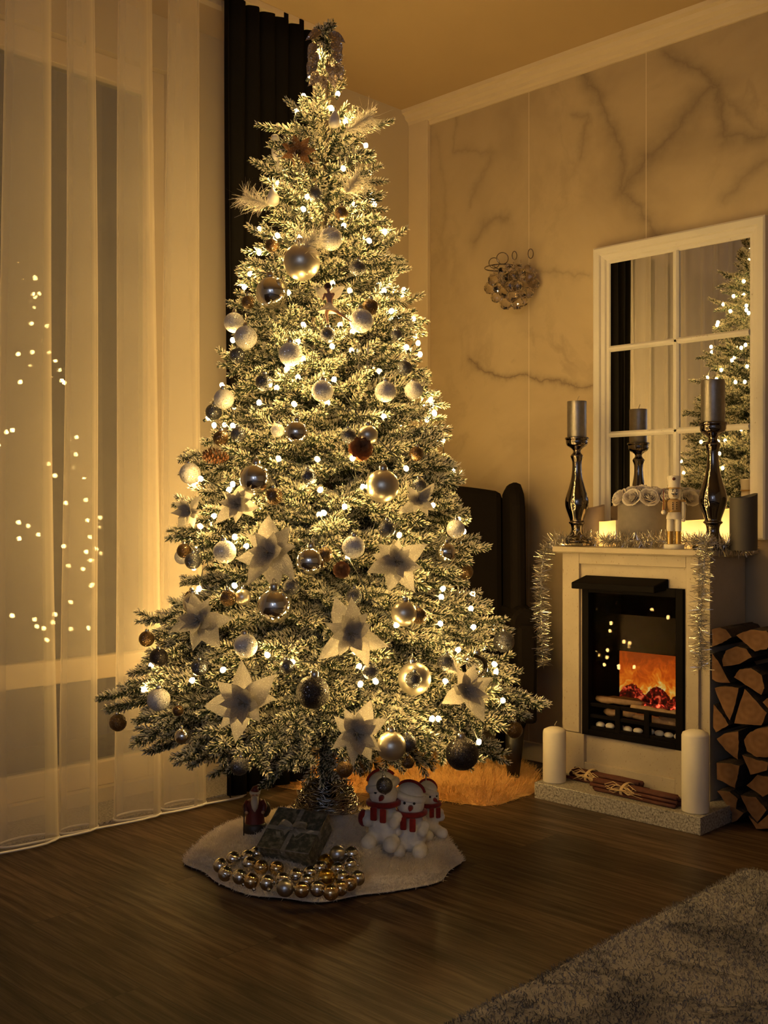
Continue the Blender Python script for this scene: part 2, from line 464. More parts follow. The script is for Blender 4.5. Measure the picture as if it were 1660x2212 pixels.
M['nut_white'] = simple('painted_cream_wood', (.74, .68, .58), .45)
M['nut_gold'] = simple('gold_paint', (.50, .33, .11), .35, .7)
M['nut_tan'] = simple('tan_paint', (.42, .27, .12), .5)
M['distress'] = None
def m_frame():
    t = NT('chalk_white_frame'); c = t.n('ShaderNodeNewGeometry').outputs['Position']
    n = t.noise(t.mapv(c, scale=(1, 1, 1)), 55, 6, .7)
    t.base(t.mix(t.ramp(n, [(.66, (0,)*3), (.72, (.8,)*3)]), (.74, .70, .62), (.34, .26, .17))); t.set(Roughness=.6); t.bump(n, .3, .002)
    return t.mat
M['frame'] = m_frame()
M['led_wax'] = None
def m_ledwax():
    t = NT('glowing_led_wax'); c = t.n('ShaderNodeTexCoord').outputs['Generated']
    z = t.n('ShaderNodeSeparateXYZ'); t.l(c, z.inputs[0])
    t.base(t.ramp(z.outputs['Z'], [(0, (.8, .65, .42)), (1, (.7, .55, .35))]))
    e = t.ramp(z.outputs['Z'], [(0, (.9, .42, .08)), (.45, (1, .62, .17)), (1, (.75, .36, .07))])
    t.l(e, t.p.inputs['Emission Color']); t.set(Emission_Strength=1.9, Roughness=.5)
    return t.mat
M['led_wax'] = m_ledwax()

def m_flame():
    t = NT('flame_screen'); c = t.n('ShaderNodeTexCoord').outputs['Generated']
    s = t.n('ShaderNodeSeparateXYZ'); t.l(c, s.inputs[0]); x, z = s.outputs['X'], s.outputs['Z']
    n = t.noise(t.mapv(c, scale=(3.2, 1, 1.6)), 2.6, 6, .62, 1.4)
    n2 = t.noise(t.mapv(c, scale=(5, 1, 3)), 3.0, 5, .6, .8)
    # burning bed low down, thinning upward
    h = t.math('ADD', t.math('MULTIPLY', t.math('SUBTRACT', 1.0, z), .95), t.math('MULTIPLY', t.math('SUBTRACT', n, .5), 1.5))
    col = t.ramp(h, [(.05, (.40, .06, .004)), (.35, (.75, .12, .006)), (.56, (1.0, .28, .015)), (.70, (1.0, .60, .08)), (.86, (1, .9, .4))])
    # dark log shapes with glowing cracks at the bottom
    k = t.math('ADD', .20, t.math('MULTIPLY', t.math('ABSOLUTE', t.math('SINE', t.math('MULTIPLY', x, 8.6))), .20))
    k = t.math('ADD', k, t.math('MULTIPLY', t.math('SUBTRACT', n2, .5), .18))
    logs = t.math('LESS_THAN', z, k)
    em = t.ramp(n2, [(.40, (.015, .002, .001)), (.52, (.12, .008, .003)), (.60, (.8, .05, .02)), (.70, (1, .30, .10))])
    t.base(t.mix(0, (0, 0, 0), (0, 0, 0)))
    t.l(t.mix(logs, col, em), t.p.inputs['Emission Color']); t.set(Emission_Strength=1.5, Roughness=.3)
    return t.mat
M['flame'] = m_flame()
M['pebble'] = simple('white_pebble', (.62, .58, .52), .5)
M['birch'] = simple('pale_ceramic_log', (.34, .22, .12), .7, var=.35, vs=30, bump=(70, .5, .004))
M['crystal'] = None
def m_crystal():
    t = NT('crystal'); t.set(Base_Color=(.86, .80, .70, 1), Roughness=.0, IOR=1.6, Transmission_Weight=1.0); return t.mat
M['crystal'] = m_crystal()
M['robe'] = simple('dark_red_robe_paint', (.10, .012, .010), .45, var=.4, vs=40)
M['figdark'] = simple('dark_boots_paint', (.02, .016, .014), .5)
M['figbeard'] = simple('ivory_paint', (.50, .44, .36), .6)
M['figskin'] = simple('skin_paint', (.40, .24, .15), .5)

# ================================================================== THE SETTING
H = 2.63
def slab(name, a, b, m, bevel=0):
    o = MB().box(a, b).build(name, m, smooth=False, bevel=bevel); return struct(o)
slab('floor', (-.35, -6, -.1), (5.2, .12, 0), M['floor'])
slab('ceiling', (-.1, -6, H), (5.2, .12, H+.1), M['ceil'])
slab('wall_right', (-.1, 0, 0), (5.2, .1, H), M['marble'])
M['far_paint'] = simple('pale_wall_paint', (.72, .72, .72), .9)
slab('wall_far', (5.0, -6, 0), (5.1, 0, H), M['far_paint'])
slab('wall_behind', (-.1, -6.1, 0), (5.2, -6, H), M['far_paint'])
# window wall with one wide opening, Y -4.6..-1.34, z .06..2.45
wl = MB(); YW0, YW1, ZW0, ZW1 = -4.6, -1.22, .05, 2.45
wl.box((-.12, YW1, 0), (0, .0, H)); wl.box((-.12, -6, 0), (0, YW0, H)); wl.box((-.12, YW0, ZW1), (0, YW1, H)); wl.box((-.12, YW0, 0), (0, YW1, ZW0))
struct(wl.build('wall_left', M['paint'], smooth=False))
wf = MB()
for y in (YW0+.03, YW0+1.07, YW0+2.16, YW1-.03): wf.box((-.09, y-.035, ZW0), (-.03, y+.035, ZW1))
for z0, z1 in ((ZW0, ZW0+.08), (.40, .475), (ZW1-.08, ZW1)): wf.box((-.088, YW0, z0), (-.032, YW1, z1))
wfo = struct(wf.build('window_1', M['trimw'], smooth=False, bevel=.004))
struct(MB().box((-.064, YW0, ZW0), (-.058, YW1, ZW1)).build('window_glass', M['glass'], wfo, smooth=False))
struct(MB().box((-1.6, -6, -.25), (-.12, .2, -.15)).build('balcony_floor', simple('balcony_concrete', (.2, .19, .18), .9, var=.3), wfo, smooth=False))
slab('trim_1', (.0, -6, 0), (.205, -.35, .006), M['granite'])
slab('trim_2', (0, -.022, 0), (.109, 0, H), M['trimw'], .003)
# crown moulding on the fireplace wall
prof = [(0, -.075), (.008, -.075), (.012, -.062), (.022, -.056), (.026, -.044), (.040, -.034), (.046, -.020), (.060, -.014), (.064, 0), (0, 0)]
cm = MB(); vs = [(X, -a, H+b) for X in (.0, 5.0) for a, b in prof]; n = len(prof)
cm.add(vs, [(i, (i+1) % n, n+(i+1) % n, n+i) for i in range(n)]+[tuple(range(n)), tuple(range(2*n-1, n-1, -1))])
struct(cm.build('trim_3', M['trimw'], smooth=False))
slab('baseboard_right', (.11, -.014, 0), (5.0, 0, .07), M['trimw'], .003)

# ------------------------------------------------------------------ curtains
def curtain_mesh(Ya, Yb, Xc, T, A, lean, z0, z1, seed, gather=1.0, nu=14, nz=26, phase=0):
    rnd = random.Random(seed); n = int(abs(Yb-Ya)/T*nu)
    per = [rnd.uniform(-.12, .12) for _ in range(200)]; amp = [rnd.uniform(.8, 1.2) for _ in range(200)]
    def fn(u, v):
        s = u*abs(Yb-Ya)/T + phase; k = int(s); f = s-k
        ff = f*f*(3-2*f); a = amp[k]*(1-ff)+amp[k+1]*ff; pp = per[k]*(1-ff)+per[k+1]*ff
        z = z0+(z1-z0)*v; g = 1-(1-gather)*v
        th = 2*PI*s
        wave = math.sin(th+2.3) + .18*math.sin(2*th+.8)+.05*math.sin(3*th+2+v*1.5)
        x = Xc + A*a*g*wave*(1+.12*math.sin(2.3*v+k))
        y = Ya+(Yb-Ya)*u + T*pp*.5 + lean*a*math.sin(th+.9)*(.8+.2*(1-v)) + .006*math.sin(v*5+k*2)
        return (x, y, z)
    m = MB(); m.grid(fn, n, nz); return m, fn, n
m, fn, n = curtain_mesh(-4.9, -1.18, .24, .178, .050, .122, .012, H-.02, 5, .75, nu=44, phase=.30)
sc = m.build('sheer_curtain', M['sheer'])
tag(sc, 'long cream sheer curtain with deep soft folds across the window', 'curtain')
hm = MB(); hm.tube([fn(i/(n-1), 0) for i in range(n)], .0035, 6); hm.build('hem', M['hem'], sc)
m, fn, n = curtain_mesh(-1.22, -.86, .315, .062, .018, .010, .03, H-.004, 9, 1.0, nu=18)
bc = m.build('blackout_curtain', M['black_cloth'])
tag(bc, 'black opaque curtain gathered at the right end of the window', 'curtain')
sol = bc.modifiers.new('s', 'SOLIDIFY'); sol.thickness = .003
m = MB(); m.box((.215, -5.6, H-.022), (.245, -.78, H-.001)); m.box((.30, -5.6, H-.022), (.33, -.78, H-.001))
tag(m.build('curtain_track', M['trimw'], smooth=False), 'white curtain track on the ceiling above both curtains', 'curtain track')

# ================================================================== MIRROR
mx0, mx1, mz0, mz1, mY = .924, 1.569, .858, 1.896, 0.0
mir = thing('wall_mirror', ((mx0+mx1)/2, -.002, mz0), 'white window-style mirror with six panes above the fireplace', 'mirror')
def rel(o, root):   # keep world coordinates under an unrotated root
    o.location = -root.location; return o
fr = MB()
def framebar(m, a, b, horizontal, w0, zc=None):
    pass
def picture_frame(m, x0, x1, z0, z1, steps):
    """steps: list of (inset from outer edge, depth towards the room)"""
    rings = [[(x0+i, -d, z0+i), (x1-i, -d, z0+i), (x1-i, -d, z1-i), (x0+i, -d, z1-i)] for i, d in steps]
    vs = [p for r in rings for p in r]; fs = []
    for k in range(len(steps)-1):
        for j in range(4):
            j2 = (j+1) % 4; fs.append((k*4+j, k*4+j2, (k+1)*4+j2, (k+1)*4+j))
    m.add(vs, fs)
picture_frame(fr, mx0, mx1, mz0, mz1, [(0, .002), (0, .034), (.006, .038), (.026, .036), (.030, .028), (.044, .026), (.048, .020), (.058, .019), (.061, .012)])
rel(fr.build('mirror_frame', M['frame'], mir, smooth=False), mir)
gx0, gx1, gz0, gz1 = mx0+.06, mx1-.06, mz0+.06, mz1-.06
rel(MB().box((gx0-.01, -.014, gz0-.01), (gx1+.01, -.004, gz1+.01)).build('mirror_glass', M['mirror'], mir, smooth=False), mir)
def muntin(m, a, b, wdt, horiz):
    x0, z0 = a; x1, z1 = b
    if horiz: P = [(-wdt/2, .0145), (-wdt/2, .020), (-wdt/5, .026), (wdt/5, .026), (wdt/2, .020), (wdt/2, .0145)]
    P = [(-wdt/2, .0145), (-wdt/2, .020), (-wdt/5, .026), (wdt/5, .026), (wdt/2, .020), (wdt/2, .0145)]; k = len(P)
    vs = []
    for e in (0, 1):
        for o_, d in P:
            if horiz: vs.append(((x0, x1)[e], -d, z0+o_))
            else: vs.append((x0+o_, -d, (z0, z1)[e]))
    m.add(vs, [(i, (i+1) % k, k+(i+1) % k, k+i) for i in range(k)])
mxc = (mx0+mx1)/2
q = MB(); muntin(q, (mxc, gz0), (mxc, gz1), .022, False); rel(q.build('muntin', M['frame'], mir, smooth=False), mir)
for zz in (gz0+(gz1-gz0)/3, gz0+(gz1-gz0)*2/3):
    q = MB(); muntin(q, (gx0, zz), (gx1, zz), .020, True); rel(q.build('muntin', M['frame'], mir, smooth=False), mir)

# ================================================================== FIREPLACE
YF = -.27
hs_ = MB().box((.962, -.44, 0), (1.56, -.002, .053)).build('hearth_slab', M['granite'], smooth=False, bevel=.002)
tag(hs_, 'speckled granite hearth slab on the floor under the fireplace', 'hearth')
fp = thing('fireplace', (1.226, -.135, .053), 'white flecked electric fireplace with glowing flame screen', 'fireplace')
bx0, bx1 = .957, 1.495; ix0, ix1, iz0, iz1 = 1.036, 1.411, .198, .705
b = MB()
b.box((bx0, -.258, .0535), (ix0, -.02, .808)); b.box((ix1, -.258, .0535), (bx1, -.02, .808))
b.box((ix0, -.258, .0535), (ix1, -.02, iz0)); b.box((ix0, -.258, iz1), (ix1, -.02, .808)); b.box((ix0, -.06, iz0), (ix1, -.02, iz1))
rel(b.build('body', M['stone'], fp, smooth=False), fp)
b = MB()   # raised frame: pilasters, top rail, plinth blocks, moulding
b.box((bx0-.002, YF, .20), (bx0+.066, -.2575, .808)); b.box((bx1-.075, YF, .20), (bx1-.032, -.2575, .808))
b.box((bx0+.066, YF, .772), (bx1-.075, -.2575, .808))
b.box((bx0-.004, YF-.004, .0535), (bx0+.088, -.2575, .198)); b.box((bx1-.110, YF-.004, .0535), (bx1-.028, -.2575, .198))
b.box((bx0+.088, YF-.003, .0535), (bx1-.11, -.2575, .105))
rel(b.build('surround_frame', M['stone'], fp, smooth=False, bevel=.002), fp)
b = MB(); b.box((.938, -.305, .812), (1.53, -.004, .830)); b.box((.945, -.292, .808), (1.522, -.012, .8125))
rel(b.build('mantel_shelf', M['stone'], fp, smooth=False, bevel=.002), fp)
# black insert
b = MB(); t_ = .026
b.box((ix0, -.272, iz0), (ix0+t_, -.064, iz1)); b.box((ix1-t_, -.272, iz0), (ix1, -.064, iz1))
b.box((ix0+t_, -.272, iz1-.028), (ix1-t_, -.064, iz1)); b.box((ix0+t_, -.272, iz0), (ix1-t_, -.064, iz0+.020)); b.box((ix0+t_, -.072, iz0+.02), (ix1-t_, -.062, iz1-.028))
ins = rel(b.build('firebox', M['matblack'], fp, smooth=False, bevel=.0015), fp)
b = MB()  # sloping hood
vs = [(ix0+.01, -.262, .735), (ix1-.055, -.262, .735), (ix1-.055, -.262, .70), (ix0+.01, -.262, .70), (ix0-.012, -.318, .712), (ix1-.075, -.318, .712), (ix1-.075, -.318, .690), (ix0-.012, -.318, .690)]
b.add(vs, [(0,1,5,4), (4,5,6,7), (7,6,2,3), (0,4,7,3), (1,2,6,5), (0,3,2,1)])
rel(b.build('hood', M['matblack'], fp, smooth=False, bevel=.003), fp)
rel(MB().box((ix0+.08, -.166, .300), (ix1-t_-.003, -.160, .476)).build('flame_screen', M['flame'], fp, smooth=False), fp)
rel(MB().box((ix0+t_, -.166, .478), (ix1-t_, -.158, .60)).build('reflector_panel', M['black'], fp, smooth=False), fp)
rel(MB().box((ix0+t_, -.250, .33), (ix1-t_, -.247, iz1-.03)).build('glass_pane', M['pane'], fp, smooth=False), fp)
b = MB()
for z in (.222, .262, .300): b.box((ix0+t_, -.262, z-.006), (ix1-t_, -.248, z+.006))
for k in range(1, 3): X = ix0+t_+(ix1-ix0-2*t_)*k/3; b.box((X-.010, -.264, iz0+.018), (X+.010, -.247, .306))
rel(b.build('grate', M['matblack'], fp, smooth=False, bevel=.002), fp)
def logmesh(p0, p1, r, seed, seg=9):
    rnd = random.Random(seed); p0 = Vector(p0); p1 = Vector(p1); pts = []; rs = []
    for i in range(seg):
        f = i/(seg-1); pts.append(p0.lerp(p1, f)+Vector((0, rnd.uniform(-.15, .15)*r, rnd.uniform(-.25, .25)*r))); rs.append(r*rnd.uniform(.85, 1.15)*(.75 if i in (0, seg-1) else 1))
    return MB().tube(pts, rs, 9)
for i, (a, c, r) in enumerate([((1.065, -.225, .315), (1.235, -.215, .318), .013), ((1.205, -.235, .305), (1.38, -.225, .303), .010), ((1.08, -.20, .268), (1.20, -.20, .275), .012), ((1.19, -.20, .27), (1.35, -.20, .262), .012), ((1.29, -.2, .28), (1.38, -.2, .278), .012)]):
    rel(logmesh(a, c, r, i).build('ceramic_log', M['birch'], fp), fp)
rp = random.Random(3)
for i in range(9):
    X = ix0+t_+.02+i*.036
    b = MB().sphere((X, -.225+rp.uniform(-.01, .01), .2295), .0125, 14, (1.35, 1, .85+rp.uniform(-.1, .1)))
    rel(b.build('pebble', M['pebble'], fp), fp)

# ------------------------------------------------------------------ candles on the hearth
def pillar(name, loc, r, h, mat, label, wick=True, dome=True):
    t = thing(name, loc, label, 'candle')
    pr = [(r*.96, 0), (r, .004), (r, h-.018)] + ([(r*.93, h-.010), (r*.55, h-.003), (r*.15, h)] if dome else [(r, h-.002), (r*.98, h), (r*.1, h-.001)])
    MB().lathe(pr, 40).build('wax', mat, t, sharp=60 if not dome else None)
    if wick: MB().tube([(0, 0, h-.002), (.002, 0, h+.008), (.008, .002, h+.018)], .0012, 6).build('wick', M['wick'], t)
    return t
pillar('pillar_candle', (1.006, -.388, .0535), .038, .182, M['cream_wax'], 'shorter cream pillar candle at the left end of the hearth')
pillar('pillar_candle', (1.515, -.386, .0535), .0405, .244, M['cream_wax'], 'tall cream pillar candle at the right end of the hearth')
def cinnamon(cx, cy, z, L, yaw, n, label, seed, bowx):
    rnd = random.Random(seed); t = thing('cinnamon_bundle', (cx, cy, z), label, 'cinnamon sticks', rz=yaw); r = .0062
    lay = []; row = n; zz = r; cols = [5, 4, 3, 2]
    for li, c in enumerate(cols):
        for k in range(c): lay.append(((k-(c-1)/2)*r*2.02, r+li*r*1.74))
    for i, (yy, zc) in enumerate(lay[:n]):
        x0 = -L/2+rnd.uniform(-.012, .012); x1 = L/2+rnd.uniform(-.015, .015); m = MB()
        m.tube([(x0+(x1-x0)*k/6, yy+rnd.uniform(-.0006, .0006), zc+rnd.uniform(-.0005, .0005)) for k in range(7)], [r*rnd.uniform(.88, 1.0) for _ in range(7)], 8)
        m.build('cinnamon_stick', M['cinnamon'], t)
    m = MB(); hh = r*2+r*1.74*2.2
    for k in range(5):
        x = bowx-.004+k*.002
        m.tube([(x+.002*math.sin(a), (.0345+.002)*math.cos(a)*.98, hh/2+(hh/2+.003)*math.sin(a)+.001) for a in [2*PI*j/16 for j in range(16)]], .0013, 5, closed=True)
    m.build('raffia_band', M['raffia'], t)
    m = MB()
    for k in range(12):
        sd = 1 if k % 2 else -1; l = rnd.uniform(.03, .06); s = rnd.uniform(-.012, .012)
        m.tube([(bowx, -.022, hh*.8), (bowx+sd*l*.5, -.034+s*.3, hh*.8+.008+s), (bowx+sd*l, -.037, hh*.7+s), (bowx+sd*l*.6, -.037, hh*.5+s*.6), (bowx, -.034, hh*.65)], .0011, 5)
    for k in range(5): m.tube([(bowx, -.03, hh*.7), (bowx+rnd.uniform(-.05, .05), -.038, hh*.6), (bowx+rnd.uniform(-.09, .09), -.040, rnd.uniform(.004, .03))], .0009, 4)
    m.build('raffia_bow', M['raffia'], t)
cinnamon(1.155, -.306, .0535, .27, -.03, 12, 'rear cinnamon stick bundle with raffia beside the shorter hearth candle', 1, -.06)
cinnamon(1.305, -.378, .0535, .29, -.05, 12, 'front cinnamon stick bundle with raffia bow on the granite edge', 2, -.03)

# ------------------------------------------------------------------ fire wood
Z7 = 3.16
logs = [
 ([(1235,690),(1300,675),(1360,690),(1400,750),(1330,790),(1250,820)], 'top split log beside the fireplace, half hidden by the tinsel'),
 ([(1330,955),(1322,900),(1350,835),(1420,806),(1500,820),(1542,882),(1450,935)], 'pale half-round log near the top of the stack'),
 ([(1235,845),(1300,900),(1390,1066),(1300,1060),(1235,1035)], 'wedge log pressed against the fireplace, third from top'),
 ([(1400,1020),(1440,962),(1530,950),(1605,1005),(1625,1100),(1602,1148),(1510,1090)], 'round-backed reddish log under the pale half-round one'),
 ([(1250,1085),(1350,1072),(1450,1088),(1425,1200),(1385,1330),(1330,1240)], 'downward pointing triangular log in the middle of the stack'),
 ([(1482,1090),(1560,1170),(1643,1268),(1605,1360),(1400,1345),(1435,1220)], 'broad triangular log pointing up in the middle of the stack'),
 ([(1262,1195),(1330,1270),(1382,1348),(1290,1405),(1222,1362),(1213,1285)], 'dark round-sided log with rough bark edge at stack left'),
 ([(1445,1385),(1447,1490),(1440,1592),(1350,1520),(1285,1440),(1340,1400)], 'triangular log right behind the tall hearth candle'),
 ([(1468,1450),(1500,1400),(1570,1365),(1660,1350),(1720,1400),(1730,1500),(1660,1575),(1560,1572),(1490,1530)], 'largest rounded log with a dark knot at stack right'),
 ([(1458,1545),(1560,1580),(1650,1600),(1640,1660),(1520,1692)], 'flat wedge log under the largest rounded log'),
 ([(1285,1600),(1370,1600),(1455,1622),(1440,1700),(1420,1785),(1290,1720)], 'dark square-cut log low behind the tall hearth candle'),
 ([(1488,1762),(1570,1680),(1660,1700),(1690,1800),(1610,1842)], 'pointed log in the third row up at stack right'),
 ([(1448,1820),(1560,1835),(1642,1930),(1570,2022),(1500,1930)], 'slanted split log second from the floor'),
 ([(1500,1975),(1570,2035),(1650,1960),(1700,1990),(1690,2062),(1560,2072)], 'small rounded log on the floor at stack right'),
 ([(1602,1190),(1660,1140),(1740,1180),(1760,1290),(1660,1255)], 'log cut off by the right picture edge, mid stack'),
 ([(1290,1790),(1380,1795),(1440,1850),(1420,1960),(1300,1930)], 'dark log one row above the floor beside the hearth'),
 ([(1310,1975),(1400,1965),(1485,2010),(1430,2068),(1320,2062)], 'dark log on the floor next to the granite slab'),
 ([(1640,860),(1740,850),(1780,960),(1700,1070),(1640,1080)], 'upper log at the right picture edge'),
 ([(1415,730),(1520,690),(1640,700),(1700,780),(1640,830),(1552,850),(1490,800)], 'shadowed log across the top of the stack'),
 ([(1655,1880),(1760,1860),(1790,2030),(1680,1955)], 'lowest log beyond the right picture edge'),
]
for i, (poly, lab) in enumerate(logs):
    rnd = random.Random(100+i); Yl = -.262+rnd.uniform(-.008, .008)
    P = [PY(1140+x/Z7, 1140+y/Z7, Yl) for x, y in poly]; c = sum(P, Vector())/len(P)
    P = [c+(p-c)*.97 for p in P]
    P = [Vector((max(p.x, 1.506 if p.z > .07 else 1.566), p.y, p.z)) for p in P]; c = sum(P, Vector())/len(P)
    # finer outline with slight irregularity
    out = []
    for a, b_ in zip(P, P[1:]+P[:1]):
        for k in range(4):
            q_ = a.lerp(b_, k/4); out.append((q_.x-c.x+rnd.uniform(-.0012, .0012), q_.z-c.z+rnd.uniform(-.0012, .0012)))
    zmin = min(z for x, z in out)+c.z; dz = max(0, .002-zmin); c.z += dz
    t = bpy.data.objects.new('x', None)
    m = MB(); n = len(out); D = .215; rings = 5
    vs = [(x*(1-.05*(k in (0,))), D*k/(rings-1), z*(1-.05*(k in (0,)))) for k in range(rings) for x, z in out]
    for k in range(rings-1):
        for j in range(n):
            j2 = (j+1) % n; m.f.append((k*n+j, k*n+j2, (k+1)*n+j2, (k+1)*n+j)); m.m.append(1)
    m.v += vs; m.f.append(tuple(range(n-1, -1, -1))); m.m.append(0); m.f.append(tuple((rings-1)*n+j for j in range(n))); m.m.append(0)
    o = m.build('firewood_log', [M['logend'], M['logbark']], smooth=False); o.location = c
    tag(o, lab, 'firewood', 'split logs stacked beside the fireplace'); bpy.data.objects.remove(t)

# ================================================================== THINGS ON THE MANTEL
ZM = .8302
def candlestick(px, Y, s, label, lab2, cr):
    base = PY(px, 1106, Y); base.z = ZM
    t = thing('candlestick', base, label, 'candlestick', rz=.1); t.scale = (s,)*3
    m = MB(); m.box((-.045, -.045, 0), (.045, .045, .012)); m.build('foot', M['chrome'], t, smooth=False, bevel=.003)
    pr = [(.040, .0125), (.041, .018), (.033, .026), (.024, .038), (.0185, .055), (.021, .071), (.0275, .078), (.0275, .082), (.0235, .087),
          (.029, .104), (.038, .130), (.0405, .150), (.037, .172), (.028, .200), (.0205, .230), (.0165, .262), (.0165, .290), (.0205, .304), (.0225, .309), (.020, .314),
          (.0135, .322), (.0135, .330), (.022, .338), (.034, .346), (.0375, .356), (.038, .364), (.041, .368), (.041, .3725), (.036, .374), (.002, .372)]
    ss = []
    for i in range(len(pr)-1):      # smooth with catmull-rom
        p0 = pr[max(0, i-1)]; p1 = pr[i]; p2 = pr[i+1]; p3 = pr[min(len(pr)-1, i+2)]
        for k in range(3):
            u = k/3; ss.append(tuple(.5*(2*p1[j]+(p2[j]-p0[j])*u+(2*p0[j]-5*p1[j]+4*p2[j]-p3[j])*u*u+(3*p1[j]-p0[j]-3*p2[j]+p3[j])*u**3) for j in (0, 1)))
    ss.append(pr[-1])
    MB().lathe(ss, 48).build('stem', M['chrome'], t)
    c = pillar('silver_candle', base+Vector((0, 0, .3745*s)), cr, .124*s, M['silver_wax'], lab2, dome=False)
candlestick(1247, -.215, 1.0, 'dark chrome baluster candlestick at the left end of the mantel', 'silver candle on the left candlestick', .0335)
candlestick(1541, -.235, 1.055, 'dark chrome baluster candlestick in front of the mirror, mantel right', 'silver candle on the right candlestick', .0365)

# hat box of roses
hb = PY(1390, 1106, -.135); hb.z = ZM
t = thing('flower_box', hb, 'round grey hat box filled with cream roses on the mantel', 'flower box')
MB().lathe([(.082, 0), (.084, .002), (.084, .168), (.080, .168), (.080, .14), (.002, .14)], 56).build('box', M['felt_grey'], t, sharp=50)
def rose_mesh(seed):
    rnd = random.Random(seed); m = MB()
    for ring, (cnt, rad, hgt, opn) in enumerate([(2, .14, 1.02, .0), (3, .28, 1.02, .05), (4, .44, .98, .12), (5, .62, .90, .25), (6, .82, .76, .5), (6, 1.0, .52, .8)]):
        for k in range(cnt):
            a0 = 2*PI*(k+rnd.random()*.25)/cnt+ring*.7; sp = 2*PI/cnt*.72
            def f(u, v, a0=a0, sp=sp, rad=rad, hgt=hgt, opn=opn):
                a = a0+(u-.5)*2*sp; edge = 1-abs(2*u-1)**2.6*.45
                r = rad*(.30+.70*math.sin(v*PI/2*1.05)) + opn*.22*max(0, v-.7)/.3*edge
                z = hgt*v*edge - .10*opn*max(0, v-.8)/.2
                return (r*math.cos(a), r*math.sin(a), z)
            m.grid(f, 9, 7)
    return m
rms = [rose_mesh(k).mesh('rose', M['rose']) for k in range(3)]
rnd = random.Random(8); ri = 0
for ring, (cnt, rr, zz) in enumerate([(1, 0, .180), (5, .040, .172), (9, .074, .160)]):
    for k in range(cnt):
        a = 2*PI*k/cnt+.3*ring; o = linkme('rose', rms[ri % 3], t); ri += 1
        o.location = (rr*math.cos(a), rr*math.sin(a), zz); s = .0285+.003*rnd.random(); o.scale = (s, s, s)
        o.rotation_euler = (0, 0, a); o.rotation_mode = 'XYZ'
        mtx = Matrix.Rotation(a, 4, 'Z') @ Matrix.Rotation(rr*14, 4, 'Y') @ Matrix.Rotation(rnd.random()*6, 4, 'Z'); o.rotation_euler = mtx.to_euler()

# nutcracker
nb = PY(1457, 1106, -.262); nb.z = ZM
ang = math.atan2(F_.x, -F_.y)+.35
t = thing('nutcracker_figure', nb, 'small cream and gold nutcracker soldier on the mantel front edge', 'figurine', rz=math.atan2(R_.y, R_.x)-.15)
MB().lathe([(.031, 0), (.032, .002), (.032, .013), (.030, .015), (.001, .015)], 32, sq=.8).build('stand', M['nut_white'], t, sharp=50)
for s in (-1, 1):
    MB().lathe([(.0095, .0155), (.0095, .052), (.0105, .056)], 16, Matrix.Translation((s*.0125, 0, 0))).build('boot', M['nut_gold'], t, sharp=50)
    MB().lathe([(.0105, .0562), (.0112, .066), (.0105, .094)], 16, Matrix.Translation((s*.0122, 0, 0))).build('leg', M['nut_white'], t, sharp=50)
MB().lathe([(.0245, .0945), (.0235, .104), (.019, .116)], 24, sq=.75).build('coat_skirt', M['nut_white'], t, sharp=50)
MB().lathe([(.019, .1162), (.0195, .120), (.0225, .148), (.020, .154), (.010, .158)], 24, sq=.75).build('coat', M['nut_tan'], t, sharp=50)
MB().lathe([(.0197, .1165), (.0207, .1172), (.0207, .1215), (.0197, .122)], 24, sq=.76).build('belt', M['nut_gold'], t, sharp=50)
for k in range(4):
    for s in (-1, 1): MB().sphere((s*.006, -.0165, .127+k*.0065), .0018, 8).build('button', M['black'], t)
for s in (-1, 1):
    MB().lathe([(.0005, .156), (.0095, .155), (.0095, .150), (.006, .149)], 16, Matrix.Translation((s*.0265, 0, 0))).build('epaulette', M['nut_gold'], t)
MB().tube([(.0275, 0, .150), (.029, 0, .125), (.028, -.003, .098)], [.0065, .0075, .006], 12).build('arm', M['nut_white'], t)
MB().sphere((.028, -.004, .092), .007, 12).build('hand', M['nut_white'], t)
MB().tube([(-.0275, 0, .150), (-.030, -.002, .128), (-.033, -.020, .118)], [.0065, .0075, .006], 12).build('arm', M['nut_tan'], t)
MB().sphere((-.035, -.026, .116), .008, 12).build('hand', M['nut_white'], t)
MB().tube([(-.035, -.027, .108), (-.035, -.027, .190)], [.0014, .0007], 6).build('sword', M['red'], t)
MB().lathe([(.010, .1585), (.0165, .163), (.018, .178), (.0165, .191)], 24, sq=.9).build('head', M['nut_white'], t)
MB().lathe([(.019, .1915), (.0195, .196), (.0185, .205), (.0215, .226), (.0205, .231), (.001, .233)], 28, sq=.9).build('hat', M['nut_white'], t, sharp=50)
MB().lathe([(.0192, .1905), (.0235, .1912), (.019, .194)], 28, sq=.95).build('hat_peak', M['nut_gold'], t)
MB().sphere((-.003, -.0205, .221), .0052, 10, (1, .6, 1)).build('cockade', M['cinnamon'], t)
for s in (-1, 1):
    MB().sphere((s*.0065, -.0158, .183), .0021, 8).build('eye', M['black'], t)
    MB().tube([(s*.001, -.0178, .174), (s*.006, -.0175, .1725), (s*.010, -.0148, .176)], [.0020, .0018, .0006], 6).build('moustache', M['black'], t)
    MB().tube([(s*.003, -.0165, .1875), (s*.009, -.0145, .1885)], .0009, 5).build('eyebrow', M['black'], t)
MB().sphere((0, -.0185, .178), .0024, 8).build('nose', M['nut_tan'], t)
MB().box((-.006, -.0185, .165), (.006, -.013, .170)).build('jaw', M['nut_gold'], t, smooth=False, bevel=.001)

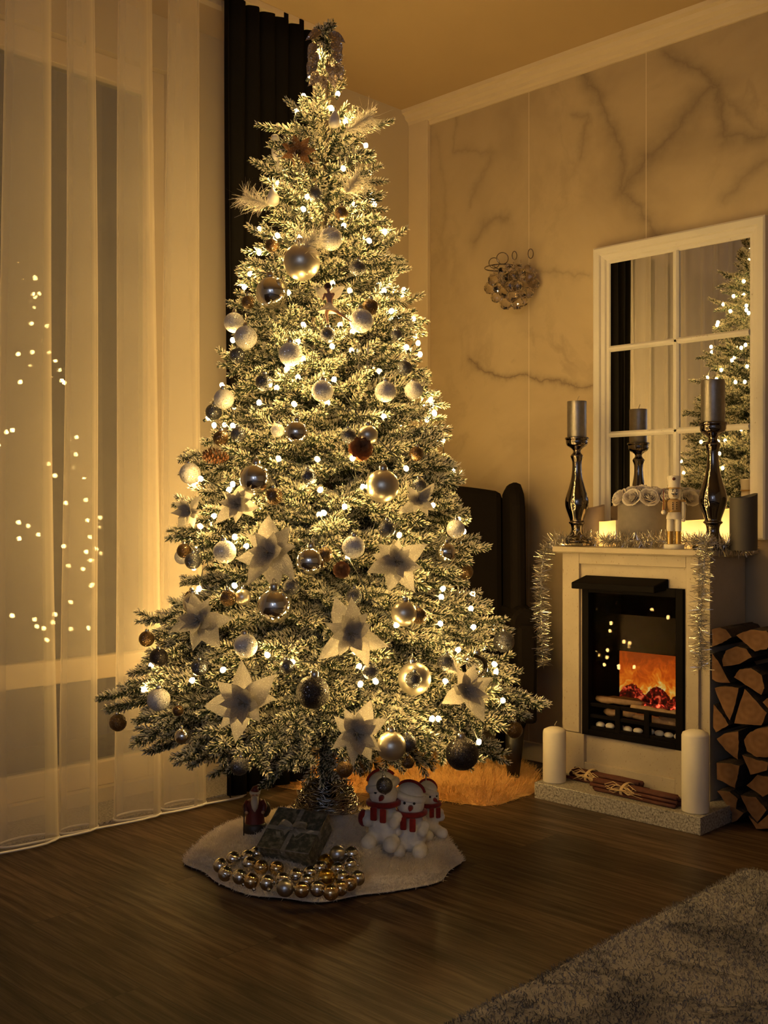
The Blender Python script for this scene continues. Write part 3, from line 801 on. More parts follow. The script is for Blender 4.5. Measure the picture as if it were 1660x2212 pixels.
# candles at the back of the mantel
def hollow(name, px, Y, r, h, mat, label, wave=.01):
    p = PY(px, 1106, Y); p.z = ZM; t = thing(name, p, label, 'candle')
    m = MB(); N = 40
    def top(a): return h+wave*math.sin(a+.6)+wave*.4*math.sin(2*a)
    prof = [(1, 0), (1, 1), (.93, 1.0), (.86, .9), (.1, .86)]
    vs = []; 
    for rr, zz in prof:
        for k in range(N):
            a = 2*PI*k/N; vs.append((r*rr*math.cos(a), r*rr*math.sin(a), top(a)*zz if zz else 0))
    fs = [(i*N+k, i*N+(k+1) % N, (i+1)*N+(k+1) % N, (i+1)*N+k) for i in range(4) for k in range(N)]+[tuple(range(N-1, -1, -1)), tuple(4*N+k for k in range(N))]
    m.add(vs, fs); m.build('wax', mat, t, sharp=45); return t
hollow('wax_candle', 1282, -.10, .040, .135, M['beige_wax'], 'hollow-topped beige wax candle behind the left candlestick', .006)
hollow('led_candle', 1313, -.165, .028, .085, M['led_wax'], 'small glowing candle between the left candlestick and rose box', .002)
hollow('led_candle', 1500, -.150, .045, .090, M['led_wax'], 'large glowing candle behind the nutcracker and right candlestick', .002)
hollow('led_candle', 1562, -.120, .033, .125, M['led_wax'], 'glowing candle just right of the right candlestick', .003)
hollow('wax_candle', 1607, -.225, .041, .165, M['grey_wax'], 'large dark grey wax candle at the right end of the mantel', .007)

# ------------------------------------------------------------------ tinsel garland
def tinsel_mesh(paths, rad, dens, seed, width=.0011, mat=None):
    rng = np.random.default_rng(seed); Vs = []; Fs = []; base = 0
    for pts in paths:
        P = np.array([tuple(p) for p in pts]); seg = np.linalg.norm(P[1:]-P[:-1], axis=1); cum = np.concatenate([[0], np.cumsum(seg)])
        N = int(cum[-1]*dens); u = rng.uniform(0, cum[-1], N); c = np.stack([np.interp(u, cum, P[:, k]) for k in range(3)], 1)
        i = np.clip(np.searchsorted(cum, u)-1, 0, len(seg)-1); tg = (P[1:]-P[:-1])[i]/seg[i][:, None]
        d = rng.normal(size=(N, 3)); d -= (d*tg).sum(1)[:, None]*tg; d /= np.linalg.norm(d, axis=1)[:, None]
        d = d+tg*rng.uniform(-.5, .5, N)[:, None]; d /= np.linalg.norm(d, axis=1)[:, None]
        L = rad*rng.uniform(.6, 1.15, N)[:, None]
        sd = np.cross(d, rng.normal(size=(N, 3))); sd /= np.linalg.norm(sd, axis=1)[:, None]; bend = np.cross(sd, d)*rng.uniform(-.35, .35, N)[:, None]
        W = width/2
        a = c; b = c+d*L*.5+bend*L*.25; e = c+d*L+bend*L
        Vs += [np.stack([a-sd*W, a+sd*W, b+sd*W, b-sd*W, e+sd*W*.6, e-sd*W*.6], 1).reshape(-1, 3)]
        idx = base+np.arange(N)[:, None]*6
        Fs += [np.concatenate([idx+np.array([[0, 1, 2, 3]]), idx+np.array([[3, 2, 4, 5]])], 0)]; base += N*6
    return npmesh('tinsel', np.concatenate(Vs), np.concatenate(Fs), mat or M['tinsel'])
gp = []
def smoothpath(pts, n=8):
    pts = [Vector(p) for p in pts]; out = []
    for i in range(len(pts)-1):
        p0 = pts[max(0, i-1)]; p1 = pts[i]; p2 = pts[i+1]; p3 = pts[min(len(pts)-1, i+2)]
        for k in range(n):
            u = k/n; out.append(.5*(2*p1+(p2-p0)*u+(2*p0-5*p1+4*p2-p3)*u*u+(3*p1-p0-3*p2+p3)*u**3))
    out.append(pts[-1]); return out
gpath = smoothpath([(.905, -.315, .42), (.905, -.318, .52), (.900, -.318, .64), (.905, -.318, .76), (.915, -.29, .835), (.955, -.265, .858),
                    (1.04, -.175, .850), (1.12, -.235, .850), (1.20, -.250, .852), (1.29, -.245, .853), (1.37, -.215, .853), (1.44, -.245, .853),
                    (1.505, -.305, .852), (1.517, -.335, .80), (1.510, -.338, .70), (1.505, -.338, .58), (1.508, -.335, .47)])
gpath2 = smoothpath([(1.50, -.31, .85), (1.55, -.26, .846), (1.56, -.18, .84), (1.55, -.10, .845)])
g = thing('tinsel_garland', (1.2, -.25, ZM), 'silver tinsel garland draped over the mantel and down both sides', 'garland')
rel(linkme('tinsel_strands', tinsel_mesh([gpath, gpath2], .034, 2600, 4, .0019), g), g)
q = MB(); q.tube(gpath, .0016, 5); q.tube(gpath2, .0016, 5); rel(q.build('core_wire', M['silver_wire'], g), g)

# ------------------------------------------------------------------ crystal wall light
wp = PY(1100, 610, -.0)
sco = thing('crystal_wall_light', wp, 'crystal ball wall light with chrome rings on the marble wall', 'wall light')
def lc(px, py, dpt): p = PY(px, py, -dpt); return p-wp
MB().lathe([(.034, 0), (.034, .012), (.028, .018), (.001, .019)], 32, Matrix.Translation((0.02, -.001, -.0)) @ Matrix.Rotation(PI/2, 4, 'X')).build('wall_plate', M['chrome'], sco, sharp=50)
q = MB(); q.lathe([(.014, -.04), (.016, -.03), (.016, .03), (.010, .036)], 20, Matrix.Translation((.015, -.05, 0))); q.tube([(.015, -.015, 0), (.015, -.045, 0)], .006, 10)
q.build('lamp_holder', M['matblack'], sco, sharp=50)
q = MB(); q.tube([(.01+.062*math.cos(a), -.068+.055*math.sin(a), .045) for a in [2*PI*j/32 for j in range(32)]], .0022, 6, closed=True)
for a in (0, PI/2, PI, 3*PI/2): q.tube([(.015, -.05, .03), (.01+.062*math.cos(a), -.068+.055*math.sin(a), .045)], .0018, 6)
q.build('ring_frame', M['chrome'], sco)
for px, py, dp, r in ((1068, 568, .085, .020), (1086, 558, .115, .022), (1112, 552, .10, .016), (1147, 548, .03, .018)):
    c = lc(px, py, dp); q = MB()
    q.tube([c+(Vector((R_.x, R_.y, 0))*math.cos(a)*(1 if px < 1100 else .55)+Vector((0, 0, 1))*math.sin(a))*r for a in [2*PI*j/24 for j in range(24)]], .0016, 6, closed=True)
    q.build('hanging_ring', M['chrome'], sco)
cryst = [(1068,605,.09,15),(1060,622,.08,15),(1078,622,.115,14),(1096,602,.125,17),(1110,598,.12,14),(1126,592,.10,13),(1145,600,.05,15),(1153,612,.04,14),(1104,618,.13,15),(1118,618,.12,14),
         (1092,632,.12,15),(1073,642,.09,13),(1108,640,.12,15),(1128,634,.09,13),(1142,632,.055,13),(1094,655,.11,15),(1118,655,.10,15),(1132,652,.06,10),(1084,586,.10,9),(1100,580,.11,9),(1120,578,.09,9),(1140,580,.05,9)]
cmesh = {}
def ico(sub):
    bm = bmesh.new(); bmesh.ops.create_icosphere(bm, subdivisions=sub, radius=1); me = bpy.data.meshes.new('crystal_ball'); bm.to_mesh(me); bm.free(); me.materials.append(M['crystal']); return me
cme = ico(2)
for px, py, dp, r in cryst:
    o = linkme('crystal_ball', cme, sco); o.location = lc(px, py, dp); o.scale = (r*.00170,)*3; o.rotation_euler = (px, py, 0)
q = MB(); rnd = random.Random(4)
for px, py, dp, r in cryst[:14]:
    c = lc(px, py, dp)
    for k in range(4): q.sphere(c+Vector((0, 0, r*.0017+.004+k*.008)), .0032, 8)
q.build('bead_chain', M['crystal'], sco)

# ================================================================== ARMCHAIR
def chair():
    base = camxy(.19, 3.90)
    t = thing('wing_armchair', base, 'black velvet wingback armchair standing behind the tree', 'armchair', rz=math.atan2(R_.y, R_.x))
    # local: x right, -y towards the camera
    def pad(name, pts, r, mat=M['velvet'], sub=2):
        pass
    m = MB(); m.box((-.30, -.22, .20), (.30, .22, .32)); m.build('seat_frame', M['velvet'], t, smooth=False, bevel=.02)
    m = MB(); m.box((-.235, -.235, .322), (.235, .17, .43)); m.build('seat_cushion', M['velvet'], t, bevel=.04, smooth=False)
    # back with arched crest
    def back(u, v):
        x = (u-.5)*.52; return x
    m = MB(); N = 17; vs = []
    for i in range(N):
        x = -.262+.524*i/(N-1); top = 1.035+.028*math.cos(PI*x/.54)-.018
        vs += [(x, .135, .30), (x, .205, .30), (x, .270, top), (x, .190, top+.008)]
    fs = [(i*4+j, i*4+(j+1) % 4, (i+1)*4+(j+1) % 4, (i+1)*4+j) for i in range(N-1) for j in range(4)]+[(3, 2, 1, 0), tuple((N-1)*4+j for j in range(4))]
    m.add(vs, fs); m.build('backrest', M['velvet'], t, smooth=False, bevel=.025)
    for s in (-1, 1):
        m = MB(); prof = [(.20, .30), (-.02, .50), (-.06, .62), (-.075, .75), (-.07, .90), (-.03, 1.00), (.03, 1.045), (.10, 1.055), (.22, 1.04)]
        prof = [(.22, .34), (-.10, .56), (-.085, .70), (-.075, .85), (-.06, .97), (-.02, 1.03), (.04, 1.055), (.12, 1.05), (.235, 1.03)]
        k = len(prof); th = .055
        vs = [(s*(.262), y, z) for y, z in prof]+[(s*(.262+th), y, z) for y, z in prof]
        fs = [tuple(range(k)), tuple(range(2*k-1, k-1, -1))]+[(i, k+i, k+(i+1) % k, (i+1) % k) for i in range(k)]
        m.add(vs, fs); m.build('wing', M['velvet'], t, smooth=False, bevel=.022)
        m = MB(); m.tube([(s*.295, .18, .56), (s*.298, -.0, .57), (s*.300, -.19, .565)], .050, 20); m.box((s*.27 if s > 0 else s*.335, -.215, .22), (s*.335 if s > 0 else s*.27, .2, .56))
        m.build('armrest', M['velvet'], t, bevel=.012, smooth=False)
        for y in (-.195, .17):
            m = MB(); m.tube([(s*.262, y, .205), (s*.258, y*1.0, .12), (s*.255, y*1.0, .036)], [.034, .029, .021], 12); m.build('leg', M['chairleg'], t)
    return t
chair()

# ------------------------------------------------------------------ hair / fur helper
def fur(name, pts, nrm, L, width, mat, seed, lean=(0, 0, 0), curl=.6, jitter=.45):
    rng = np.random.default_rng(seed); N = len(pts)
    d = nrm+rng.normal(scale=jitter, size=(N, 3))+np.array(lean); d /= np.linalg.norm(d, axis=1)[:, None]
    ln = L*rng.uniform(.6, 1.2, N)[:, None]
    sd = np.cross(d, rng.normal(size=(N, 3))); sd /= np.linalg.norm(sd, axis=1)[:, None]
    bn = rng.normal(scale=curl, size=(N, 3)); bn[:, 2] -= curl*.4
    a = pts; b = pts+d*ln*.5+bn*ln*.12; c = pts+d*ln*.9+bn*ln*.42; W = width/2
    V = np.stack([a-sd*W, a+sd*W, b+sd*W*.9, b-sd*W*.9, c+sd*W*.35, c-sd*W*.35], 1).reshape(-1, 3); V[:, 2] = np.maximum(V[:, 2], .001)
    idx = np.arange(N)[:, None]*6
    return npmesh(name, V, np.concatenate([idx+np.array([[0, 1, 2, 3]]), idx+np.array([[3, 2, 4, 5]])], 0), mat)
def sample(o_or_mb, N, seed):
    rng = np.random.default_rng(seed); V = np.array(o_or_mb.v); T = []
    for f in o_or_mb.f:
        for k in range(1, len(f)-1): T.append((f[0], f[k], f[k+1]))
    T = np.array(T); A = V[T[:, 0]]; B = V[T[:, 1]]; C = V[T[:, 2]]; cr = np.cross(B-A, C-A); ar = np.linalg.norm(cr, axis=1)
    i = rng.choice(len(T), N, p=ar/ar.sum()); u = rng.uniform(size=(N, 1)); v = rng.uniform(size=(N, 1)); fl = (u+v) > 1
    u = np.where(fl, 1-u, u); v = np.where(fl, 1-v, v)
    return A[i]+(B[i]-A[i])*u+(C[i]-A[i])*v, cr[i]/np.maximum(ar[i], 1e-12)[:, None]

# sheepskin on the floor under the chair
shp = [(585,1680),(600,1702),(680,1712),(780,1712),(880,1722),(960,1732),(1040,1742),(1085,1738),(1160,1712),(1165,1680),(1120,1640),(1000,1600),(800,1600),(650,1625)]
shc = [PZ(x, y, .0) for x, y in shp]
shc = [Vector((max(.07, p.x), min(-.07, p.y), 0)) for p in shc]; ctr = sum(shc, Vector())/len(shc)
m = MB(); NR = 12; out = []
for a, b_ in zip(shc, shc[1:]+shc[:1]):
    for k in range(6): out.append(a.lerp(b_, k/6))
NO = len(out); out = [(out[i-1]+out[i]+out[(i+1) % NO])/3 for i in range(NO)]
vs = []
for r in range(NR+1):
    f = r/NR
    for p in out:
        q_ = ctr+(p-ctr)*f; vs.append((q_.x, q_.y, .003+.030*(1-f**6)+.006*noise.noise(q_*9)))
fs = [(r*NO+k, r*NO+(k+1) % NO, (r+1)*NO+(k+1) % NO, (r+1)*NO+k) for r in range(NR) for k in range(NO)]
m.add(vs, [tuple(reversed(f)) for f in fs]); 
for i, f in enumerate(m.f):
    pass
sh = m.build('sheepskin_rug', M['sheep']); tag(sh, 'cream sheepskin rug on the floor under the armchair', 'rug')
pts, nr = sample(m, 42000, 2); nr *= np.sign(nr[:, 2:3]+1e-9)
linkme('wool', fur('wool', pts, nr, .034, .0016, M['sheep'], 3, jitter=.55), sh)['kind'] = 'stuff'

# marbled rug, front right
rg = MB(); rx0, rx1, ry0, ry1 = 1.795, 3.9, -3.6, -.64
def frg(u, v):
    x = rx0+(rx1-rx0)*u; y = ry0+(ry1-ry0)*v
    e = min(x-rx0, rx1-x, y-ry0, ry1-y); z = .003+.015*min(1, e/.02)+.0025*noise.noise(Vector((x*25, y*25, 0)))*min(1, e/.02)
    return (x+.004*noise.noise(Vector((y*6, 3, 0)))*(u < .01), y, max(.002, z))
rg.grid(frg, 150, 200); ro = rg.build('area_rug', M['rug']); tag(ro, 'soft grey marbled area rug in the front right corner', 'rug')
pts, nr = sample(rg, 160000, 5)
keep = (pts[:, 1] > -2.6) & (pts[:, 0] < 3.0); pts = pts[keep]; nr = nr[keep]; nr *= np.sign(nr[:, 2:3]+1e-9)
linkme('pile', fur('pile', pts, nr, .009, .0022, M['rug'], 6, jitter=.5), ro)['kind'] = 'stuff'

# ================================================================== TREE
TC = camxy(-.159, 2.98); TD = 2.98; KX = TD/FPX
SIL = [(50, 6), (110, 26), (160, 36), (205, 44), (250, 74), (300, 92), (350, 104), (450, 130), (550, 162), (640, 182), (700, 205), (780, 220), (860, 240), (930, 262), (1000, 292), (1060, 312), (1140, 326), (1240, 322), (1330, 385), (1420, 405), (1500, 430), (1580, 410), (1640, 330), (1690, 200)]
def zof(y): return .947+(1106-y)*KX
ZS = [zof(y) for y, _ in SIL][::-1]; RS = [r*KX for _, r in SIL][::-1]
def Renv(z): return float(np.interp(z, ZS, RS))
def tcam(p): v = p-CAMP; return v.dot(R_), v.dot(F_)
AXX = -.159
def tsurf(px, py, k=.93, push=0):
    """point on the front of the tree's envelope along the line of sight"""
    d = TD-.2
    for _ in range(12):
        z = .947+(1106-py)/FPX*d; x = (px-830)/FPX*d; r = Renv(z)*k; dx = x-AXX
        d = TD-math.sqrt(max(0, r*r-dx*dx))
    return PD(px, py, d-push)

# -- branch meshes
def sprig(rng, p0, d, L, up, nd, snowy=.0):
    """needles along a twig; returns arrays V (n,4,3) of thin tetra needles and snow values"""
    N = max(6, int(L*nd)); u = (np.arange(N)+rng.uniform(-.4, .4, N))/N; u = np.clip(u, 0, 1)
    d = d/np.linalg.norm(d); a = np.cross(d, up); a /= np.linalg.norm(a); b = np.cross(a, d)
    phi = np.arange(N)*2.399+rng.uniform(0, 6); o = a[None]*np.cos(phi)[:, None]+b[None]*np.sin(phi)[:, None]
    fw = .75+.9*u**3
    nd_ = o+d[None]*fw[:, None]+rng.normal(scale=.16, size=(N, 3)); nd_ /= np.linalg.norm(nd_, axis=1)[:, None]
    ln = .0215*rng.uniform(.75, 1.15, N)*(1-.25*u**2)
    c = p0[None]+d[None]*(L*u)[:, None]+up[None]*(-.02*L*np.sin(u*3))[:, None]
    s1 = np.cross(nd_, rng.normal(size=(N, 3))); s1 /= np.linalg.norm(s1, axis=1)[:, None]; s2 = np.cross(nd_, s1)
    W = .0015
    base = c; mid = c+nd_*ln[:, None]*.7; tip = c+nd_*ln[:, None]
    V = np.stack([base+s1*W*.5, base-s1*W*.5, mid+s1*W, mid-s1*W+s2*W*.2, tip+s2*W*.8, mid+s2*W*1.6], 1)
    fl = .55+.22*nd_.dot(up)+rng.normal(scale=.16, size=N)+snowy
    sn = np.stack([fl-.30, fl-.30, fl+.10, fl+.10, fl+.32, fl+.14], 1)
    return V, sn
NF = np.array([[0, 2, 5], [1, 3, 5], [0, 1, 3], [0, 3, 2], [2, 4, 5], [3, 4, 5], [2, 3, 4], [0, 5, 1]])
def branch_arrays(L, seed, snowy=0):
    rng = np.random.default_rng(seed); up = np.array([0, 0, 1.]); Vs = []; Ss = []
    def sag(x): return -.05*L*(x/L)**2*1.0
    st = max(.0, L-.34)
    V, s = sprig(rng, np.array([st, 0, sag(st)]), np.array([1, 0, (sag(L)-sag(st))/(L-st)]), L-st, up, 900, snowy); Vs.append(V); Ss.append(s)
    x = L-.045; side = 1
    while x > max(.05, L*.25):
        f = (L-x)/L; l = min(.150, .045+.26*(L-x))*rng.uniform(.8, 1.15); an = rng.uniform(.55, .85); el = rng.uniform(-.45, .55)
        dd = np.array([math.cos(an), side*math.sin(an)*math.cos(el), math.sin(an)*math.sin(el)])
        V, s = sprig(rng, np.array([x, 0, sag(x)]), dd, l, up, 900, snowy); Vs.append(V); Ss.append(s)
        if l > .11:      # little side twig
            p = np.array([x, 0, sag(x)])+dd*l*.45; d2 = dd+np.array([0, side*.6, rng.uniform(-.3, .5)])
            V, s = sprig(rng, p, d2, l*.5, up, 900, snowy); Vs.append(V); Ss.append(s)
        side = -side; x -= rng.uniform(.014, .024)
    return np.concatenate(Vs), np.concatenate(Ss)
LENS = [.10, .16, .22, .28, .35, .43, .52, .62]
BR = {}
for li, L in enumerate(LENS):
    for v in range(3): BR[li, v] = branch_arrays(L, 10*li+v)
def br_mesh(key):
    V, s = BR[key]; N = len(V); L = LENS[key[0]]
    F = (np.arange(N)[:, None, None]*6+NF[None]).reshape(-1, 3); VV = V.reshape(-1, 3)
    # stem: thin 4 sided rod
    k = len(VV); st = []
    for x in np.linspace(0, L*.97, 6):
        z = -.05*L*(x/L)**2; r = .0035*(1-.7*x/L); st += [(x, r, z), (x, 0, z+r), (x, -r, z), (x, 0, z-r)]
    ff = []
    for i in range(5):
        for j in range(4):
            a, b_, c, d = k+i*4+j, k+i*4+(j+1) % 4, k+(i+1)*4+(j+1) % 4, k+(i+1)*4+j; ff += [(a, b_, c), (a, c, d)]
    return np.concatenate([VV, np.array(st)]), np.concatenate([F, np.array(ff)]), np.concatenate([s.ravel(), np.zeros(len(st))])
BM = {k: br_mesh(k) for k in BR}
BME = {k: npmesh('branch', *BM[k][:2], M['flock'], BM[k][2]) for k in BM}

tree = thing('christmas_tree', (TC.x, TC.y, 0), 'tall snow-flocked artificial fir tree with white needle tips', 'christmas tree')
mst = MB(); mst.tube([(0, 0, .03), (0, 0, .3), (.004, 0, 1.2), (0, 0, 2.0), (0, 0, 2.24)], [.021, .020, .014, .008, .002], 12)
mst.build('trunk', M['bark'], tree)
mst = MB()
for k in range(4):
    a = PI/4+k*PI/2; mst.tube([(0, 0, .13), (.03*math.cos(a), .03*math.sin(a), .09), (.17*math.cos(a), .17*math.sin(a), .012)], [.012, .012, .010], 8)
mst.lathe([(.026, .05), (.026, .20), (.022, .205)], 20)
mst.build('stand', M['matblack'], tree)
rnd = random.Random(42)
brs = []     # (tip, root z, importance)
def addtip(px, py, d=None, dz=None):
    p = tsurf(px, py, 1.0) if d is None else PD(px, py, d); brs.append((p, dz, 10))
for px, py in [(588,345),(600,400),(562,498),(527,560),(499,648),(520,600),(478,778),(505,840),(452,880),(440,935),(392,970),(376,1075),(362,1145),(392,1245),(415,1190),(297,1322),(330,1345),(278,1438),(300,1460),(208,1484),(232,1512),(318,1606),(345,1570),(400,1640),(455,1660),
               (770,300),(785,330),(798,405),(828,470),(858,560),(840,520),(855,640),(905,690),(870,735),(917,790),(942,836),(905,870),(970,930),(976,985),(1000,1025),(1010,1095),(1052,1165),(992,1215),(1058,1290),(1108,1340),(1085,1380),(1110,1420),(1188,1500),(1150,1525),(1105,1625),(1085,1600)]:
    addtip(px, py, TD-.03+rnd.uniform(-.06, .06))
for px, py in [(570,1690),(690,1690),(800,1650),(945,1650),(620,1650),(880,1655),(740,1670),(510,1640)]: brs.append((tsurf(px, py, .55), .22, 10))
z = .36
while z < 2.06:
    R = Renv(z); per = max(5, int(2*PI*R/.135)); a0 = rnd.random()*6
    for k in range(per):
        a = a0+2*PI*(k+rnd.uniform(-.3, .3))/per; r = R*rnd.uniform(.74, 1.0); zz = z+rnd.uniform(-.03, .03)
        brs.append((Vector((TC.x+r*math.cos(a), TC.y+r*math.sin(a), zz)), None, 0))
    z += .066
def bmat(tip, dz):
    r = math.hypot(tip.x-TC.x, tip.y-TC.y)
    if dz is None: dz = np.interp(tip.z, [.3, .6, 1.0, 2.2], [.17, .07, -.02, -.07])*min(1, r/.3+.2)
    root = Vector((TC.x, TC.y, tip.z+dz)); d = tip-root; L = d.length
    x = d.normalized(); y = Vector((0, 0, 1)).cross(x).normalized(); zz = x.cross(y)
    roll = rnd.uniform(-.5, .5); y2 = y*math.cos(roll)+zz*math.sin(roll); z2 = x.cross(y2)
    li = min(range(len(LENS)), key=lambda i: abs(LENS[i]-L)); s = L/LENS[li]
    s = max(.8, min(1.2, s)); root = tip-x*LENS[li]*s
    Mx = Matrix(((x.x, y2.x, z2.x, root.x), (x.y, y2.y, z2.y, root.y), (x.z, y2.z, z2.z, root.z), (0, 0, 0, 1))) @ Matrix.Scale(s, 4)
    return (li, rnd.randrange(3)), Mx
items = []
for tip, dz, imp in brs:
    key, Mx = bmat(tip, dz); cx, cdp = tcam(tip)
    items.append((imp*2+(TD-cdp)+LENS[key[0]]*.5, key, Mx))
items.sort(key=lambda i: -i[0])
TI = Matrix.Translation((-TC.x, -TC.y, 0))
for _, key, Mx in items[:99]:
    o = linkme('branch', BME[key], tree); o.matrix_local = TI @ Mx
VV = []; FF = []; SS = []; nb_ = 0
for _, key, Mx in items[99:]:
    V, F, s = BM[key]; A = np.array(TI @ Mx); W = V @ A[:3, :3].T+A[:3, 3]
    VV.append(W); FF.append(F+nb_); SS.append(s); nb_ += len(V)
# crown: upright twigs around the top of the trunk, and short twigs filling the inside of the tree
rng = np.random.default_rng(77)
def twig(p, d, L, sn=0):
    global nb_
    V, s = sprig(rng, np.array(p)-np.array((TC.x, TC.y, 0)), np.array(d, dtype=float), L, np.array([0.03, 0.02, 1.]), 800, sn); N = len(V)
    VV.append(V.reshape(-1, 3)); FF.append((np.arange(N)[:, None, None]*6+NF[None]).reshape(-1, 3)+nb_); SS.append(s.ravel()); nb_ += N*6
for k in range(70):
    zz = 1.95+.33*rnd.random()**.9; r = Renv(zz)*.55; a = rnd.random()*6.28
    twig((TC.x+.3*r*math.cos(a), TC.y+.3*r*math.sin(a), zz), (math.cos(a)*.8, math.sin(a)*.8, .75), min(.09, r+.02), -.05)
for k in range(520):
    zz = .42+1.6*rnd.random()**1.25; R = Renv(zz); r = R*rnd.uniform(.35, .8); a = rnd.random()*6.28
    twig((TC.x+r*math.cos(a), TC.y+r*math.sin(a), zz), (math.cos(a)+rnd.uniform(-.7, .7), math.sin(a)+rnd.uniform(-.7, .7), rnd.uniform(-.3, .7)), rnd.uniform(.07, .12))
o = linkme('inner_branches', npmesh('inner_branches', np.concatenate(VV), np.concatenate(FF), M['flock'], np.concatenate(SS)), tree); o['kind'] = 'stuff'
del VV, FF, SS

# ------------------------------------------------------------------ fairy lights
BP = [(687,123),(669,165),(656,207),(730,203),(641,240),(716,234),(747,263),(602,318),(742,364),(602,396),(656,452),(766,443),(664,425),(743,487),(561,495),(600,509),(648,514),(798,520),(617,562),(540,592),(719,612),(623,632),(592,642),(830,628),(756,628),(528,620),(656,702),(735,702),(775,708),(762,716),(718,748),(644,738),(655,776),(879,750),(846,672),(503,735),(620,798),(760,757),(480,832),(644,815),(820,802),(598,838),(722,820),(708,870),(636,873),(830,900),(503,920),(450,903),(686,992),(602,991),(762,990),(878,1012),(495,1058),(434,1034),(503,1046),(700,1108),(745,1095),(692,1058),(785,1052),(935,1092),(545,1090),(433,1137),(462,1115),(507,1160),(532,1180),(752,1203),(863,1156),(872,1242),(957,1272),(954,1290),(1018,1315),(952,1347),(1023,1355),(857,1350),(578,1415),(632,1430),(482,1447),(415,1470),(327,1437),(311,1490),(543,1528),(768,1408),(776,1440),(812,1472),(779,1478),(1069,1435),(1072,1452),(963,1472),(1087,1513),(934,1553),(948,1553),(787,1560),(845,1603),(1035,1603),(507,1265),(430,1272),(690,1112),(596,625),(990,1404),(560,870)]
sl = thing('fairy_lights', (TC.x, TC.y, .2), 'warm white fairy light string wound around the whole tree', 'fairy lights')
fpts = [tsurf(px, py, .965, .006) for px, py in BP]
bulbme = MB().sphere((0, 0, 0), .0062, 12, (1, 1, 1.25)).mesh('bulb', M['bulb'])
sockme = MB().lathe([(.0042, -.016), (.0045, -.007), (.0035, -.005)], 8).mesh('socket', M['wire'])
for p in fpts[:100]:
    o = linkme('bulb', bulbme, sl); o.location = p-sl.location; o.rotation_euler = (rnd.uniform(-.9, .9), rnd.uniform(-.9, .9), 0)
    s = linkme('socket', sockme, o)
back = []
for k in range(70):     # the far side of the tree
    zz = .45+1.55*rnd.random()**1.2; R = Renv(zz)*.93; a = math.atan2(F_.y, F_.x)+rnd.uniform(-1.75, 1.75)
    back.append(Vector((TC.x+R*math.cos(a), TC.y+R*math.sin(a), zz)))
for k in range(14):
    zz = rnd.uniform(.30, .5); R = Renv(zz)*.85; a = rnd.uniform(1.65, 2.3)
    back.append(Vector((TC.x+R*math.cos(a), TC.y+R*math.sin(a), zz)))
for k in range(22):
    zz = rnd.uniform(.35, 1.0); R = Renv(zz)*.94; a = rnd.uniform(2.5, 3.7)
    back.append(Vector((TC.x+R*math.cos(a), TC.y+R*math.sin(a), zz)))
for k in range(26):
    zz = rnd.uniform(.85, 2.0); R = Renv(zz)*.93; a = rnd.uniform(.6, 2.0)
    back.append(Vector((TC.x+R*math.cos(a), TC.y+R*math.sin(a), zz)))
q = MB()
for p in back: q.sphere(p-sl.location, .0062, 12, (1, 1, 1.25))
o = q.build('far_side_bulbs', M['bulb'], sl); o['kind'] = 'stuff'
allp = sorted(fpts+back, key=lambda p: p.z); q = MB(); used = [False]*len(allp); cur = 0; used[0] = True; order = [0]
while len(order) < len(allp):
    c = allp[cur]; best = None
    for j, p in enumerate(allp):
        if used[j]: continue
        dd = (p-c).length+max(0, p.z-c.z)*1.5
        if best is None or dd < best[0]: best = (dd, j)
    cur = best[1]; used[cur] = True; order.append(cur)
cab = []
for a, b_ in zip(order, order[1:]):
    A, B = allp[a]-sl.location, allp[b_]-sl.location; mid = (A+B)/2
    if (A-B).length > 9: 
        continue
    ax = Vector((0, 0, mid.z)); inw = (mid-ax)*.94+ax+Vector((0, 0, -.02))
    q.tube([A, A.lerp(B, .25)*.5+inw*.5-(inw-A.lerp(B, .25))*.1, inw, A.lerp(B, .75)*.5+inw*.5, B], .0015, 4)
q.build('cable', M['wire'], sl)

# ------------------------------------------------------------------ ornaments
def uv(n=32):
    return MB().sphere((0, 0, 0), 1, n)
KIND = {}
def proto_bauble(key, mat, n=32, shape=None, capw=.26):
    r = thing('bauble', (0, 0, -5), 'x', 'bauble')
    if shape: b = MB().lathe(shape, n)
    else: b = uv(n)
    b.build('ball', mat, r)
    z = 1.0 if not shape else shape[-1][1]
    MB().lathe([(capw, z-.06), (capw*1.05, z+.02), (capw*.95, z+.22), (capw*.8, z+.27), (.02, z+.30)], 16).build('cap', M['cap'], r, sharp=40)
    q = MB(); q.tube([(.13*math.cos(a), 0, z+.40+.15*math.sin(a)) for a in [2*PI*j/12 for j in range(12)]], .028, 5, closed=True); q.build('hook', M['cap'], r)
    KIND[key] = r
for key, mt in (('white', 'b_white'), ('grey', 'b_grey'), ('gold', 'b_gold'), ('dark', 'b_dark'), ('silver', 'b_silver'), ('pearl', 'b_pearl'), ('clear', 'b_clear')):
    proto_bauble(key, M[mt])
tear = [(.0001, -1.0)]+[(math.sin(PI*i/14)*(1-.32*i/14)+.02, -math.cos(PI*i/14)*(1+.6*(i/14)**3)) for i in range(1, 14)]+[(.10, 1.62)]
proto_bauble('tear', M['porcelain'], shape=tear, capw=.13)
NAMES = {'white': 'white glitter bauble', 'grey': 'small grey glitter bauble', 'gold': 'small antique gold glitter bauble', 'dark': 'large dark grey glitter bauble', 'silver': 'shiny silver bauble', 'pearl': 'matt champagne bauble', 'clear': 'clear glass bauble', 'tear': 'white teardrop ornament'}
